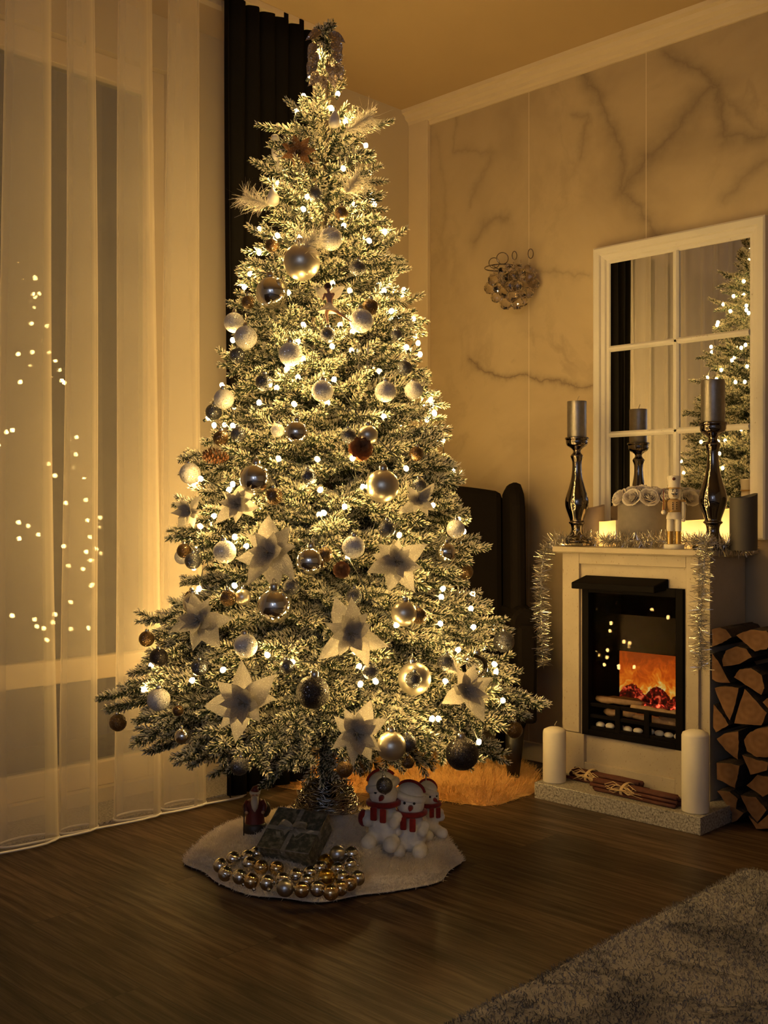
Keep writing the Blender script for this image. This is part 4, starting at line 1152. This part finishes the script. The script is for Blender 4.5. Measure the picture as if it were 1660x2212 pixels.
ORN = {
 'white': [(715,516,25),(506,697,22),(531,729,25),(628,765,26),(781,693,26),(697,845,24),(833,846,23),(894,843,20),(484,862,22),(411,1023,23),(486,1192,25),(764,1182,25),(985,1143,20),(531,1395,26),(343,1511,25),(393,1203,16),(600,930,15),(480,535,0)],
 'grey': [(683,420,16),(772,579,18),(708,723,17),(571,826,19),(753,941,17),(667,1030,17),(836,1142,19),(874,795,17),(417,1212,18),(630,1267,18),(801,1450,18),(894,1468,18),(881,1605,19),(831,1697,18),(518,1655,20),(963,1430,18),(1089,1386,23),(410,1112,15),(513,768,17),(515,939,17),(856,723,13),(906,1050,16),(430,1442,18),(462,890,18),(765,1288,18),(620,1440,16)],
 'gold': [(537,653,15),(801,663,18),(592,1072,19),(477,947,17),(900,980,16),(702,1198,17),(398,1190,16),(493,1292,18),(317,1380,17),(255,1561,19),(1006,1235,17),(905,1330,18),(882,1646,14),(1112,1577,18),(738,460,15),(588,530,15),(745,1662,18),(415,1290,16),(385,1535,12)],
 'dark': [(676,1495,36),(999,1628,36),(343,1420,20)],
 'silver': [(588,632,35),(641,934,26),(552,1035,34),(594,1308,38),(670,1212,31),(963,1192,22),(417,1302,22),(395,1590,18)],
 'pearl': [(652,566,40),(827,1050,36),(873,1325,28),(896,1466,36),(846,1612,32),(795,940,22),(525,1290,18)],
 'clear': [(1026,1440,29)],
 'tear': [(723,262,15),(590,430,16),(600,725,0)],
}
SIDE = lambda px, py: ('left edge' if px < 700-.6*np.interp(py, [s[0] for s in SIL], [s[1] for s in SIL]) else 'right edge' if px > 700+.6*np.interp(py, [s[0] for s in SIL], [s[1] for s in SIL]) else 'left half' if px < 690 else 'right half')
NUM = ['topmost', 'second', 'third', 'fourth', 'fifth', 'sixth', 'seventh', 'eighth', 'ninth', 'tenth', 'eleventh', 'twelfth', 'thirteenth', 'fourteenth', 'fifteenth', 'sixteenth', 'seventeenth', 'eighteenth', 'nineteenth', 'twentieth', 'twenty-first', 'twenty-second', 'twenty-third', 'twenty-fourth', 'twenty-fifth', 'twenty-sixth', 'twenty-seventh', 'twenty-eighth']
SPECIAL = {(255,1561): 'small antique gold glitter bauble hanging free at the far left tip', (1006,1235): 'small antique gold glitter bauble hanging free before the armchair', (831,1697): 'small grey glitter bauble hanging lowest, in front of the plush snowman',
           (676,1495): 'large dark grey glitter bauble low in the middle of the tree', (999,1628): 'large dark glitter bauble with snow on top, lower right tree edge', (343,1420): 'brown glitter bauble beside a light on the lower left tree edge',
           (652,566): 'largest matt bauble, upper tree, under a white feather', (894,1468): 'small grey glitter bauble hanging in front of a yellow matt bauble', (896,1466): 'yellow matt bauble behind a small grey glitter bauble',
           (594,1308): 'large shiny silver bauble below the middle left poinsettias', (1026,1440): 'large clear glass bauble at the lower right above a poinsettia', (723,262): 'white teardrop ornament beside the feather near the tree top', (590,430): 'white teardrop ornament beside the feather at the upper left'}
GR = {'white': 'white glitter baubles on the tree', 'grey': 'grey glitter baubles on the tree', 'gold': 'gold glitter baubles on the tree', 'dark': 'dark glitter baubles on the tree', 'silver': 'silver baubles on the tree', 'pearl': 'champagne baubles on the tree', 'clear': 'clear baubles on the tree', 'tear': 'teardrop ornaments on the tree'}
first = {}
for kd, lst in ORN.items():
    lst = sorted([x for x in lst if x[2] > 0], key=lambda x: x[1])
    for i, (px, py, r) in enumerate(lst):
        hw = np.interp(py, [s[0] for s in SIL], [s[1] for s in SIL])
        push = .012+r*KX*.5
        if (px, py) in ((255,1561), (1006,1235), (831,1697), (1112,1577), (395,1590)):
            p = PD(px, py, TD-.05 if px != 831 else TD-.22)
        else: p = tsurf(px, py, .97, push)
        if (px, py) == (896,1466): p = tsurf(px, py, .97, -.03)
        if (px, py) in ((393,1203), (395,1590), (525,1290), (600,930)): p = tsurf(px, py, .95, -.015)
        d = (p-CAMP).dot(F_); rr = r*d/FPX
        o = KIND[kd] if kd not in first else copy_tree(KIND[kd]); first[kd] = 1
        o.location = p; o.scale = (rr,)*3; o.rotation_euler = (rnd.uniform(-.12, .12), rnd.uniform(-.12, .12), rnd.random()*6)
        lab = SPECIAL.get((px, py)) or f"{NAMES[kd]}, {NUM[i]} from the top on the tree, {SIDE(px, py)}".replace('topmost from the top', 'topmost')
        tag(o, lab, 'bauble', GR[kd])
# threads for the freely hanging ones
def thread(px, py, r, up, lab):
    pass

# poinsettias
def petal_mb(L, W, curl, cup=.22, n=12, seed=0):
    m = MB(); rp_ = random.Random(seed); ph = rp_.random()*6
    def f(u, v):
        sh = (math.sin(PI*min(1, v)**.78))**.95 if 0 < v < 1 else 0
        w_ = W*(sh*(1-.30*v)+.03*(1-v)); s_ = (u-.5)*2; x = v*L*(1-.05*abs(s_)); y = s_*w_+.03*L*math.sin(v*4+ph)*v
        z = curl*L*(v**2)+cup*abs(s_)**1.3*w_+.035*math.sin(v*11+ph)*abs(s_)*W*2+.05*L*math.sin(v*PI)
        return (x, y, z)
    m.grid(f, 9, n); return m
pm = [petal_mb(1, .29, c, seed=i).mesh('petal', M['petal']) for i, c in enumerate((-.22, -.05, .12, .3))]
pms = [petal_mb(.68, .20, c, seed=9+i).mesh('petal', M['petal']) for i, c in enumerate((.2, .4, .6))]
cst = MB(); rs2 = random.Random(2)
for k in range(16): 
    a = rs2.random()*6.28; q_ = rs2.random()*.1; cst.tube([(0, 0, 0), (q_*math.cos(a), q_*math.sin(a), .10), (1.6*q_*math.cos(a), 1.6*q_*math.sin(a), .17)], .010, 4); cst.sphere((1.6*q_*math.cos(a), 1.6*q_*math.sin(a), .18), .02, 6)
cstm = cst.mesh('stamens', M['cap'])
def flower(px, py, R, lab, seed, tilt=(0, 0), name='poinsettia', cat='artificial flower'):
    rn = random.Random(seed); p = tsurf(px, py, 1.0, .035)
    t = thing(name, p, lab, cat, 'cream poinsettias on the tree')
    n = p-Vector((TC.x, TC.y, p.z)); n = (n.normalized()*.55-F_*.75+Vector((tilt[0]*R_.x, tilt[0]*R_.y, .22+tilt[1]))).normalized()
    d = (p-CAMP).dot(F_); s = 1.14*R*d/FPX
    t.rotation_euler = n.to_track_quat('Z', 'Y').to_euler(); t.scale = (s,)*3
    k0 = rn.random()*6
    for k in range(8):
        o = linkme('petal', pm[rn.randrange(4)], t); o.rotation_euler = (rn.uniform(-.55, .55), rn.uniform(-.45, .25), k0+k*2*PI/8+rn.uniform(-.22, .22)); sc_ = rn.uniform(.72, 1.15); o.scale = (sc_, sc_*rn.uniform(.85, 1.1), sc_); o.location = (0, 0, -.04*(k % 2))
    for k in range(6):
        o = linkme('petal', pms[rn.randrange(3)], t); o.location = (0, 0, .03); o.rotation_euler = (rn.uniform(-.2, .2), rn.uniform(-.55, -.15), k0+.5+k*PI/3+rn.uniform(-.2, .2)); sc_ = rn.uniform(.85, 1.15); o.scale = (sc_,)*3
    linkme('stamens', cstm, t)
    return t
flower(515,1090,52,'cream poinsettia left of centre beside the big silver bauble, mid tree',1)
flower(582,1195,72,'wide cream poinsettia with long petals left of centre, above the large silver bauble',2,(-.1,.1))
flower(857,1213,64,'cream poinsettia right of centre above the matt champagne bauble',3)
flower(432,1340,66,'cream poinsettia with many petals at the lower left edge of the tree',4,(-.2,.1))
flower(760,1368,76,'large cream poinsettia in the lower middle of the tree',5)
flower(527,1518,78,'cream poinsettia with a light on its petal, lower left of tree',6)
flower(772,1585,78,'lowest cream poinsettia with a bright light behind it',7,(0,.1))
flower(1008,1492,64,'cream poinsettia at the lower right under the clear bauble',8,(.2,0))
flower(905,1082,46,'small cream poinsettia at the right edge, mid tree',9,(.3,0))
flower(412,1105,40,'pale cream poinsettia partly hidden at the left edge, mid tree',10,(-.4,0))
# copper filigree flower
rn = random.Random(5); p = tsurf(645, 330, 1.0, .03); t = thing('filigree_flower', p, 'copper and wire filigree flower ornament near the tree top', 'ornament')
n = (-F_*.9+Vector((0, 0, .2))).normalized(); t.rotation_euler = n.to_track_quat('Z', 'Y').to_euler(); t.scale = (.062,)*3
cpm = petal_mb(.85, .22, .1).mesh('petal', M['copper'])
for k in range(7): o = linkme('petal', cpm, t); o.rotation_euler = (0, -.1, k*2*PI/7)
for k in range(7):
    a = (k+.5)*2*PI/7; q = MB(); q.tube([(math.cos(a)*(.1+r_)-math.sin(a)*w_, math.sin(a)*(.1+r_)+math.cos(a)*w_, 0) for r_, w_ in [(0, 0), (.3, .13), (.7, .16), (.95, 0), (.7, -.16), (.3, -.13)]], .025, 5, closed=True); q.build('wire_loop', M['silver_wire'], t)
MB().sphere((0, 0, .03), .13, 12).build('centre', M['b_gold'], t)

# feathers: a bundle of barbs on a quill
def feather(px, py, Ln, ang, lab, spread=.45, push=.03, nbarb=260, name='feather'):
    p = tsurf(px, py, 1.0, push) if push is not None else PD(px, py, TD-.04)
    t = thing(name, p, lab, 'feather ornament', 'white feathers on the tree')
    rg_ = np.random.default_rng(int(px)); up = Vector((R_.x*math.cos(ang), R_.y*math.cos(ang), math.sin(ang))); L = Ln*TD/FPX
    side = Vector((-R_.x*math.sin(ang), -R_.y*math.sin(ang), math.cos(ang))); fr_ = -F_
    q = MB(); q.tube([up*(L*k/8) for k in range(9)], [.0012*(1-k/10) for k in range(9)], 5); q.build('quill', M['feather'], t)
    pts = []; nr = []
    for k in range(nbarb):
        u = rg_.uniform(.05, 1); s = rg_.choice([-1, 1]); dd = up*.75+side*s*rg_.uniform(.4, 1)+fr_*rg_.uniform(-.5, .5); pts.append(tuple(up*L*u)); nr.append(tuple(dd.normalized()*(1-.35*u)))
    me = fur('barbs', np.array(pts)+np.array([0, 0, 10.]), np.array(nr), L*spread, .0016, M['feather'], 5, jitter=.12, curl=.9)
    me.transform(Matrix.Translation((0, 0, -10))); linkme('barbs', me, t)
feather(745, 285, 62, .55, 'white feather sticking out right near the tree top')
feather(582, 445, 55, 2.75, 'pale feather sticking out left of the upper tree', .5)
feather(640, 560, 60, .9, 'white feather lying over the largest matt bauble', .5, .065)
feather(745, 420, 45, .9, 'fluffy white feather on the right of the upper tree', .7)
feather(990, 1455, 25, 2.2, 'small white feather beside the clear bauble', .6)

# glass bird
p = tsurf(597, 322, 1.0, .02); t = thing('bird_ornament', p, 'white clip-on bird with tail on the upper left of the tree', 'ornament', rz=math.atan2(R_.y, R_.x))
MB().sphere((0, 0, -.005), .022, 20, (.62, .62, 1.25)).build('bird_body', M['porcelain'], t)
MB().sphere((-.003, -.004, .028), .012, 16).build('bird_head', M['porcelain'], t)
MB().tube([(-.010, -.008, .029), (-.020, -.014, .026)], [.003, .0004], 8).build('beak', M['nut_gold'], t)
MB().sphere((-.008, -.013, .031), .0017, 8).build('eye', M['black'], t)
q = MB()
for k in range(7): q.tube([(.004, 0, -.02), (.008+(k-3)*.002, 0, -.045), (.012+(k-3)*.005, 0, -.065)], [.0016, .0016, .0006], 5)
q.build('tail', M['feather'], t)

# fairy figurine with wings
p = tsurf(712, 660, 1.0, .035); t = thing('fairy_ornament', p, 'pinkish dancing fairy figurine hanging in the upper middle of the tree', 'figurine', rz=math.atan2(R_.y, R_.x))
k_ = KX
def skin_mesh(name, vs, es, rad, mat, parent, sub=2):
    me = bpy.data.meshes.new(name); me.from_pydata(vs, es, []); o = bpy.data.objects.new(name, me); COL.objects.link(o); o.parent = parent
    md = o.modifiers.new('skin', 'SKIN'); sb = o.modifiers.new('sub', 'SUBSURF'); sb.levels = sub; sb.render_levels = sub
    for i, r in enumerate(rad): me.skin_vertices[0].data[i].radius = (r, r) if not isinstance(r, tuple) else r
    me.skin_vertices[0].data[0].use_root = True; me.materials.append(mat); return o
me_ = [(0, 0, 0), (0, 0, .022), (-.002, 0, .034), (-.004, 0, .046), (-.012, 0, .030), (-.016, -.006, .012), (.012, 0, .030), (.006, -.012, .022),
       (-.008, 0, -.020), (-.004, 0, -.045), (.016, -.004, -.014), (.040, -.006, -.032), (.056, -.006, -.042)]
skin_mesh('body', me_, [(0, 1), (1, 2), (2, 3), (1, 4), (4, 5), (1, 6), (6, 7), (0, 8), (8, 9), (0, 10), (10, 11), (11, 12)], [.0075, .0085, .0035, .008, .0035, .002, .0035, .002, .005, .002, .005, .0028, .0015], M['skinpink'], t)
MB().sphere((-.004, .002, .048), .0095, 16, (1, 1, 1.05)).build('hair', M['cinnamon'], t)
MB().lathe([(.006, .010), (.010, .002), (.026, -.012), (.029, -.016), (.002, -.006)], 20).build('skirt', M['feather'], t)
for s in (-1, 1):
    o = petal_mb(.05, .016, .1).build('wing', M['petal'], t); o.location = (0, .004, .02); o.rotation_euler = (PI/2, -.6, 0 if s > 0 else PI)

# ballerina-leg like glass icicles and pine cones
def pinecone(px, py, r, lab):
    p = tsurf(px, py, .95, .01); t = thing('pine_cone', p, lab, 'pine cone', 'pine cones on the tree'); s = r*TD/FPX; t.scale = (s,)*3; t.rotation_euler = (1.1+rnd.random()*.6, rnd.random(), rnd.random()*6)
    q = MB()
    for i in range(70):
        v = i/70; a = i*2.399; rr = .18+.80*math.sin(PI*min(1, .12+v*.88))**.8; z = 1.2-2.3*v
        Mx = Matrix.Translation((0, 0, z)) @ Matrix.Rotation(a, 4, 'Z') @ Matrix.Rotation(-.45+.7*v, 4, 'Y')
        q.add([(.05, -.14, 0), (.05, .14, 0), (rr*.8, .22, .02), (rr, 0, .08), (rr*.8, -.22, .02), (rr*.7, 0, -.10)], [(0, 1, 2, 5), (0, 5, 4), (5, 2, 3), (4, 5, 3), (0, 4, 3, 2, 1)], Mx)
    q.build('scales', M['cone'], t, smooth=False)
pinecone(778, 972, 26, 'reddish brown pine cone right of centre, mid tree')
pinecone(470, 985, 20, 'brown pine cone on the left side, mid tree')
pinecone(738, 1232, 18, 'brown pine cone beside the shiny silver bauble, middle of tree')
pinecone(875, 730, 0.01, 'x') if False else None
# glass icicles
for px, py, lab in ((775, 775, 'pair-like clear icicle ornament hanging under a white bauble, upper right'), (795, 770, 'slim clear icicle ornament right of its twin, upper right')):
    p = tsurf(px, py, 1.0, .02); t = MB().tube([(.0012*math.sin(k*1.3), .0012*math.cos(k*1.3), -.09*k/12) for k in range(13)], [.0032*(1-k/14) for k in range(13)], 8).build('icicle_ornament', M['crystal'])
    t.location = p+Vector((0, 0, .04)); tag(t, lab, 'ornament')

# tree top spray: silver glitter leaves on a wire
tp = TC.copy(); tp.z = zof(110)
top = thing('tree_topper', tp, 'silver glitter leaf spray wired to the tip of the tree', 'tree topper', rz=math.atan2(R_.y, R_.x))
lf = petal_mb(.055, .013, .0, .3).mesh('leaf', m_glitter('silver_leaf_glitter', (.26, .21, .18), .7, .35, .25, 400))
rl = random.Random(6)
for (px, py, rot) in [(665,118,1.95),(662,150,1.75),(668,135,1.2),(715,110,-.9),(722,130,-1.25),(705,160,-1.55),(712,175,-1.4),(700,95,-.4),(680,90,.3),(690,185,-1.7),(722,160,-1.2),(672,180,1.8)]:
    o = linkme('leaf', lf, top); o.location = ((px-692)*KX*.75, -.040-rl.random()*.012, (110-py)*KX+.010)
    ph = math.radians(90+(18 if px < 692 else -18)+rl.uniform(-22, 22)) if py > 100 else math.radians(rl.uniform(-110, -50) if py < 80 else (150 if px < 692 else 30))
    o.rotation_euler = (Matrix.Rotation(ph, 4, 'Y') @ Matrix.Rotation(PI/2+rl.uniform(-.35, .35), 4, 'X')).to_euler()
    s = rl.uniform(.8, 1.1); o.scale = (s, s*1.3, s)
q = MB(); rq = random.Random(3)
q.tube([(0, 0, -.08), (0, 0, .04), (.001, 0, .078)], [.003, .002, .001], 6)
for k in range(7): q.tube([(-.002, -.004, -.02), (-.022-.004*k*.4, -.012, .01-.02*k*.3), (-.030-.001*k, -.014, -.03-.010*k), (-.018, -.012, -.09-.006*k)], .0007, 4)
q.build('wire', M['bark'], top)

# ================================================================== TREE SKIRT AND WHAT LIES ON IT
def skirt_h(x, y):     # world xy, height of the fur surface
    dx, dy = x-TC.x, y-TC.y; r = math.hypot(dx, dy); a = math.atan2(dy, dx)
    h = .036+.112*max(0, 1-r/.245)**1.15
    h += .007*math.sin(5*a+1+r*8)*min(1, r/.1)*max(0, 1-abs(r-.22)/.2)
    h += .004*noise.noise(Vector((x*22, y*22, 0)))
    return h
def skr(a): return .358*(1+.030*math.sin(5*a+.4)+.022*math.sin(9*a+2)+.014*math.sin(14*a))
sk = MB()
def fsk(u, v):
    a = 2*PI*u; R = skr(a)
    if v < .86:
        r = .028+(R-.028)*(v/.86); x = TC.x+r*math.cos(a); y = TC.y+r*math.sin(a)
        h = skirt_h(x, y); e = (R-r)
        if e < .03: h *= (.35+.65*math.sqrt(max(0, 1-((.03-e)/.03)**2)))
        return (x, y, h)
    w_ = (v-.86)/.14; r = R+.012*math.sin(w_*PI); x = TC.x+r*math.cos(a); y = TC.y+r*math.sin(a)
    return (x, y, max(.002, .010*(1-w_)+.002))
sk.grid(fsk, 160, 44, wrap=True)
sko = sk.build('tree_skirt', M['skirt_base']); tag(sko, 'round white faux fur skirt spread around the tree foot', 'tree skirt')
pts, nr = sample(sk, 60000, 9); nr *= np.sign(nr[:, 2:3]+1e-9)
linkme('fur', fur('fur', pts, nr, .0105, .0014, M['skirt'], 10, jitter=.5), sko)['kind'] = 'stuff'

# silver wire nest around the trunk
ne = thing('silver_wire_nest', (TC.x, TC.y, .13), 'tangled silver wire nest around the trunk foot', 'decoration')
q = MB(); rq = random.Random(12)
for k in range(150):
    a = rq.random()*6.28; h0 = rq.uniform(-.0, .075); pts_ = []; r0 = .088-.55*h0+rq.uniform(-.02, .008); st_ = rq.choice([-1, 1])*rq.uniform(.25, .55)
    for j in range(6):
        aa = a+j*st_; rr = r0+rq.uniform(-.012, .012); hh = h0+rq.uniform(-.016, .016); pts_.append((rr*math.cos(aa), rr*math.sin(aa), max(-.02+.0, hh)+max(0, skirt_h(TC.x+rr*math.cos(aa), TC.y+rr*math.sin(aa))-.13+.004)))
    q.tube(pts_, .0017, 4)
q.build('wire_tangle', M['silver_wire'], ne)

# gift box, leaning on the skirt cone
FR = camxy(-.190, 2.72, .082); FL = camxy(-.329, 2.781, .082)
ex = (FR-FL).normalized(); hz = Vector((-ex.y, ex.x, 0)); tl = math.radians(33)
ey = hz*math.cos(tl)+Vector((0, 0, math.sin(tl))); ez = ex.cross(ey)
Wb, Db, Hb = .150, .136, .062
gb = thing('gift_box', (0, 0, 0), 'silver-grey gift box with sheer ribbon tilted on the fur skirt', 'gift')
corner = FL-ez*Hb
gb.matrix_world = Matrix(((ex.x, ey.x, ez.x, corner.x), (ex.y, ey.y, ez.y, corner.y), (ex.z, ey.z, ez.z, corner.z), (0, 0, 0, 1)))
m = MB(); m.box((.003, .003, 0), (Wb-.003, Db-.003, Hb-.004)); m.build('box', M['gift'], gb, smooth=False, bevel=.002)
m = MB(); m.box((0, 0, Hb-.020), (Wb, Db, Hb)); m.build('lid', M['gift'], gb, smooth=False, bevel=.002)
m = MB(); m.box((Wb*.5-.006, -.001, Hb-.02), (Wb*.5+.006, Db+.001, Hb+.0012)); m.box((-.001, Db*.5-.006, Hb-.02), (Wb+.001, Db*.5+.006, Hb+.0015)); m.build('ribbon', M['ribbon'], gb, smooth=False)
m = MB(); m.tube([(0, 0, Hb), (Wb, 0, Hb), (Wb, Db, Hb), (0, Db, Hb)], .0012, 6, closed=True); m.build('edge_highlight', M['silver_wax'], gb)  # silver tube added as the bright highlight on the lid edges
for a, nm in ((.2, 'bow_loop'), (PI-.2, 'bow_loop'), (-.6, 'ribbon_tail'), (PI+.6, 'ribbon_tail')):
    m = MB(); L = .040
    def f(u, v, L=L, nm=nm):
        s = (u-.5)*.018*(.5+v)
        if nm == 'bow_loop': th = v*2*PI*.92; return (L*.5*(1-math.cos(th)), s*(1+.3*math.sin(th)), .002+.012*math.sin(th)*(1 if th < PI else .2)+.006)
        return (v*L*1.1, s, .003+.004*math.sin(v*7))
    m.grid(f, 5, 20); o = m.build(nm, M['ribbon'], gb); o.location = (Wb/2, Db/2, Hb); o.rotation_euler = (0, 0, a)
MB().sphere((Wb/2, Db/2, Hb+.006), .006, 12, (1, 1, .7)).build('knot', M['ribbon'], gb)

# small shiny baubles in front of the gift
proto_bauble('mini', M['b_silver'], 28)
SB = [(205,615,'s'),(283,575,'s'),(235,662,'s'),(318,680,'s'),(372,605,'s'),(362,565,'s'),(383,705,'c'),(440,625,'c'),(530,632,'c'),(475,715,'s'),(565,700,'s'),(580,745,'m'),(643,675,'s'),(680,755,'c'),(725,660,'s'),(768,752,'s'),(786,628,'s'),(818,600,'g'),(843,686,'g'),(886,637,'s'),(886,557,'m'),(842,768,'c'),(955,562,'s'),(957,605,'s'),(902,742,'c'),(945,712,'c'),(990,690,'s'),(412,548,'s'),(705,708,'s'),(900,692,'s')]
champ = simple('champagne_mirror_ball', (.80, .62, .36), .07, 1.0)
mats4 = {'s': M['b_silver'], 'c': champ, 'm': M['b_satin'], 'g': M['b_brightgold']}
nm4 = {'s': 'shiny silver', 'c': 'shiny champagne', 'm': 'satin silver', 'g': 'satin gold'}
placed = []; rb = .0187
for i, (zx, zy, kd) in enumerate(SB):
    px, py = 400+zx/2.677, 1640+zy/2.677; r = rb*(1.12 if kd in 'mg' else 1)
    z = .05
    for _ in range(6):
        p = PZ(px, py, z); z = skirt_h(p.x, p.y)+r*.92
    placed.append([p, r, kd, zx, zy])
for it in range(80):     # let the balls push each other apart, as they would on the fur
    for i in range(len(placed)):
        for j in range(i):
            a, b_ = placed[i], placed[j]; dv = a[0]-b_[0]; mn = a[1]+b_[1]; dl = dv.length
            if dl < mn:
                hi = a if a[0].z+.001*(a[4] < b_[4]) > b_[0].z else b_
                dv = dv.normalized() if dl > 1e-6 else Vector((1, 0, 0)); k = (mn-dl)*.5; dv = dv-R_*dv.dot(R_)*.35
                a[0] += dv*k; b_[0] -= dv*k
    for a in placed: a[0].z = max(a[0].z, skirt_h(a[0].x, a[0].y)+a[1]*.92)
bm_ = {}
for kd in mats4: bm_[kd] = MB().sphere((0, 0, 0), 1, 32).mesh('ball', mats4[kd])
cnt = {}
order_ = sorted(range(len(placed)), key=lambda i: placed[i][3]); ranks = {}
for i in order_: kd = placed[i][2]; cnt[kd] = cnt.get(kd, 0)+1; ranks[i] = cnt[kd]
prototype = KIND['mini']
pballs = [x for x in COL.objects if x.parent == prototype and x.name.startswith('ball')]
fst = True
for i, (p, r, kd, zx, zy) in enumerate(placed):
    o = prototype if fst else copy_tree(prototype); fst = False
    for ch in [x for x in COL.objects if x.parent == o]:
        if ch.name.startswith('ball'): ch.data = bm_[kd]
    o.name = 'bauble'; o.location = p; o.scale = (r,)*3; o.rotation_euler = (rnd.uniform(1.3, 2.6), rnd.uniform(-1, 1), rnd.uniform(-3, 3))
    ordn = ['leftmost']+NUM[1:]
    if kd == 'm': lab = ('satin silver bauble at the left of the pile front' if zx < 700 else 'satin silver bauble at the back beside the gift box corner')
    elif kd == 'g': lab = ('upper satin gold bauble touching the gift box corner' if zy < 650 else 'lower satin gold bauble in the right part of the pile')
    else: lab = f"{nm4[kd]} small bauble on the fur, {ordn[ranks[i]-1]} of its colour from the left"
    tag(o, lab, 'bauble', 'small shiny baubles on the tree skirt')

# ------------------------------------------------------------------ plush snowmen
def blob(name, balls, mat, parent, vox=.004, disp=.0016):
    m = MB()
    for c, r, sc_ in balls: m.sphere(c, r, 20, sc_)
    o = m.build(name, mat, parent)
    rm = o.modifiers.new('r', 'REMESH'); rm.mode = 'VOXEL'; rm.voxel_size = vox; rm.use_smooth_shade = True
    s = o.modifiers.new('s', 'SMOOTH'); s.iterations = 3
    tx = bpy.data.textures.new('plush', 'CLOUDS'); tx.noise_scale = .006
    d = o.modifiers.new('d', 'DISPLACE'); d.texture = tx; d.strength = disp*2; d.mid_level = .5
    return o
def snowman(px, py, s, rz, lab, cap_tilt=0, mitt=True):
    p = PZ(px, py, .04); p.z = skirt_h(p.x, p.y)-.004
    t = thing('plush_snowman', p, lab, 'plush toy', 'plush snowmen on the tree skirt', rz=math.atan2(R_.y, R_.x)+rz); t.scale = (s,)*3
    fh = Vector((0, -.030, 0))
    blob('body', [((0, .010, .052), .044, (1, .9, 1.1)), ((0, .008, .09), .034, (1, .9, 1)), ((0, .0, .142), .037, (1.05, 1, .95)), ((-.030, -.045, .021), .021, (1, 1.1, 1)), ((.030, -.045, .021), .021, (1, 1.1, 1)),
                   ((-.030, -.022, .022), .020, (1, 1.2, 1)), ((.030, -.022, .022), .020, (1, 1.2, 1)), ((-.040, -.012, .085), .016, (1, 1, 1)), ((.040, -.012, .085), .016, (1, 1, 1)), ((-.036, -.026, .074), .016, (1, 1, 1)), ((.036, -.026, .074), .016, (1, 1, 1))], M['plush'], t)
    MB().lathe([(.040, .112), (.047, .116), (.047, .124), (.038, .128), (.030, .122), (.032, .112)], 28).build('scarf', M['red'], t)
    m = MB(); m.box((-.024, -.052, .082), (-.006, -.043, .118)); m.box((.002, -.054, .078), (.020, -.045, .116)); m.build('scarf_end', M['red'], t, smooth=False, bevel=.004)
    MB().lathe([(.0075, 0), (.0065, .010), (.001, .026)], 12, Matrix.Translation((0.004, -.034, .142)) @ Matrix.Rotation(PI/2+.15, 4, 'X')).build('nose', M['red'], t)
    for sx in (-1, 1): MB().sphere((sx*.0135, -.034, .153), .0040, 10).build('eye', M['black'], t)
    # fluffy cap with red underside
    Mx = Matrix.Translation((-.004, .008, .163)) @ Matrix.Rotation(cap_tilt, 4, 'Y')
    m = MB(); m.sphere((0, 0, .012), .034, 20, (1.1, 1, .75), Mx); m.build('cap', M['plush'], t)
    m = MB(); m.tube([Mx @ Vector((.041*math.cos(a), .0, .008+.034*math.sin(a))) for a in [PI*(.12+.76*j/12) for j in range(13)]], .0042, 8); m.build('headband', M['red'], t)
    m = MB()
    m.tube([Mx @ Vector((.037*math.cos(a), .037*math.sin(a), .001)) for a in [2*PI*j/28 for j in range(28)]], .011, 10, closed=True); m.build('cap_fluff', M['plush'], t)
    if mitt: MB().sphere((-.052, -.014, .078), .018, 16, (.8, 1, 1.25)).build('mitten', M['red'], t)
    return t
snowman(829, 1838, 1.0, -.25, 'left plush snowman with red scarf and mitten on the skirt', -.3)
snowman(888, 1834, .96, -.15, 'right plush snowman with red scarf leaning on its twin', .25, False)
snowman(926, 1806, .78, .5, 'third plush snowman half hidden behind the right one', .4, False)

# bearded figurine
p = PZ(551, 1812, .035); p.z = skirt_h(p.x, p.y)
t = thing('bearded_figurine', p, 'small bearded man figurine in dark red robe on the skirt', 'figurine', rz=math.atan2(R_.y, R_.x)+.1)
m = MB(); m.lathe([(.030, 0), (.031, .005), (.027, .030), (.024, .055), (.026, .075), (.020, .090), (.010, .096)], 24, sq=.85); m.build('robe', M['robe'], t)
MB().lathe([(.0315, 0), (.033, .004), (.032, .022), (.0275, .026)], 24, sq=.86).build('boots', M['figdark'], t)
MB().sphere((0, -.003, .104), .0125, 18).build('head', M['figskin'], t)
MB().tube([(0, -.012, .100), (0, -.020, .086), (0, -.022, .072), (0, -.022, .062)], [.010, .011, .008, .002], 12).build('beard', M['figbeard'], t)
MB().lathe([(.0145, .106), (.0155, .110), (.0145, .1135)], 20, sq=.95).build('hat_brim', M['figbeard'], t)
MB().tube([(0, 0, .112), (.002, .002, .122), (.008, .004, .127)], [.0135, .009, .004], 14).build('hat', M['robe'], t)
MB().sphere((0, -.0155, .1035), .0026, 8).build('nose', M['figskin'], t)
for s in (-1, 1):
    MB().sphere((s*.0045, -.0140, .1065), .0012, 6).build('eye', M['black'], t)
    MB().tube([(s*.019, -.002, .088), (s*.027, -.006, .072), (s*.024, -.020, .062)], [.0085, .008, .0065], 10).build('sleeve', M['robe'], t)
    MB().sphere((s*.0225, -.025, .061), .005, 10).build('hand', M['figskin'], t)
MB().tube([(-.030, -.030, .0), (-.029, -.027, .060), (-.029, -.024, .085)], .0018, 8).build('staff', M['figdark'], t)
MB().sphere((.026, .012, .060), .018, 16, (1, .9, 1.3)).build('sack', M['figdark'], t)

# cable to the socket behind
q = MB(); q.tube([PZ(1030, 1640, .006), PZ(1080, 1652, .006), PZ(1120, 1640, .006)], .0025, 6); o = q.build('power_cable', M['wire'])
bpy.data.objects.remove(o)
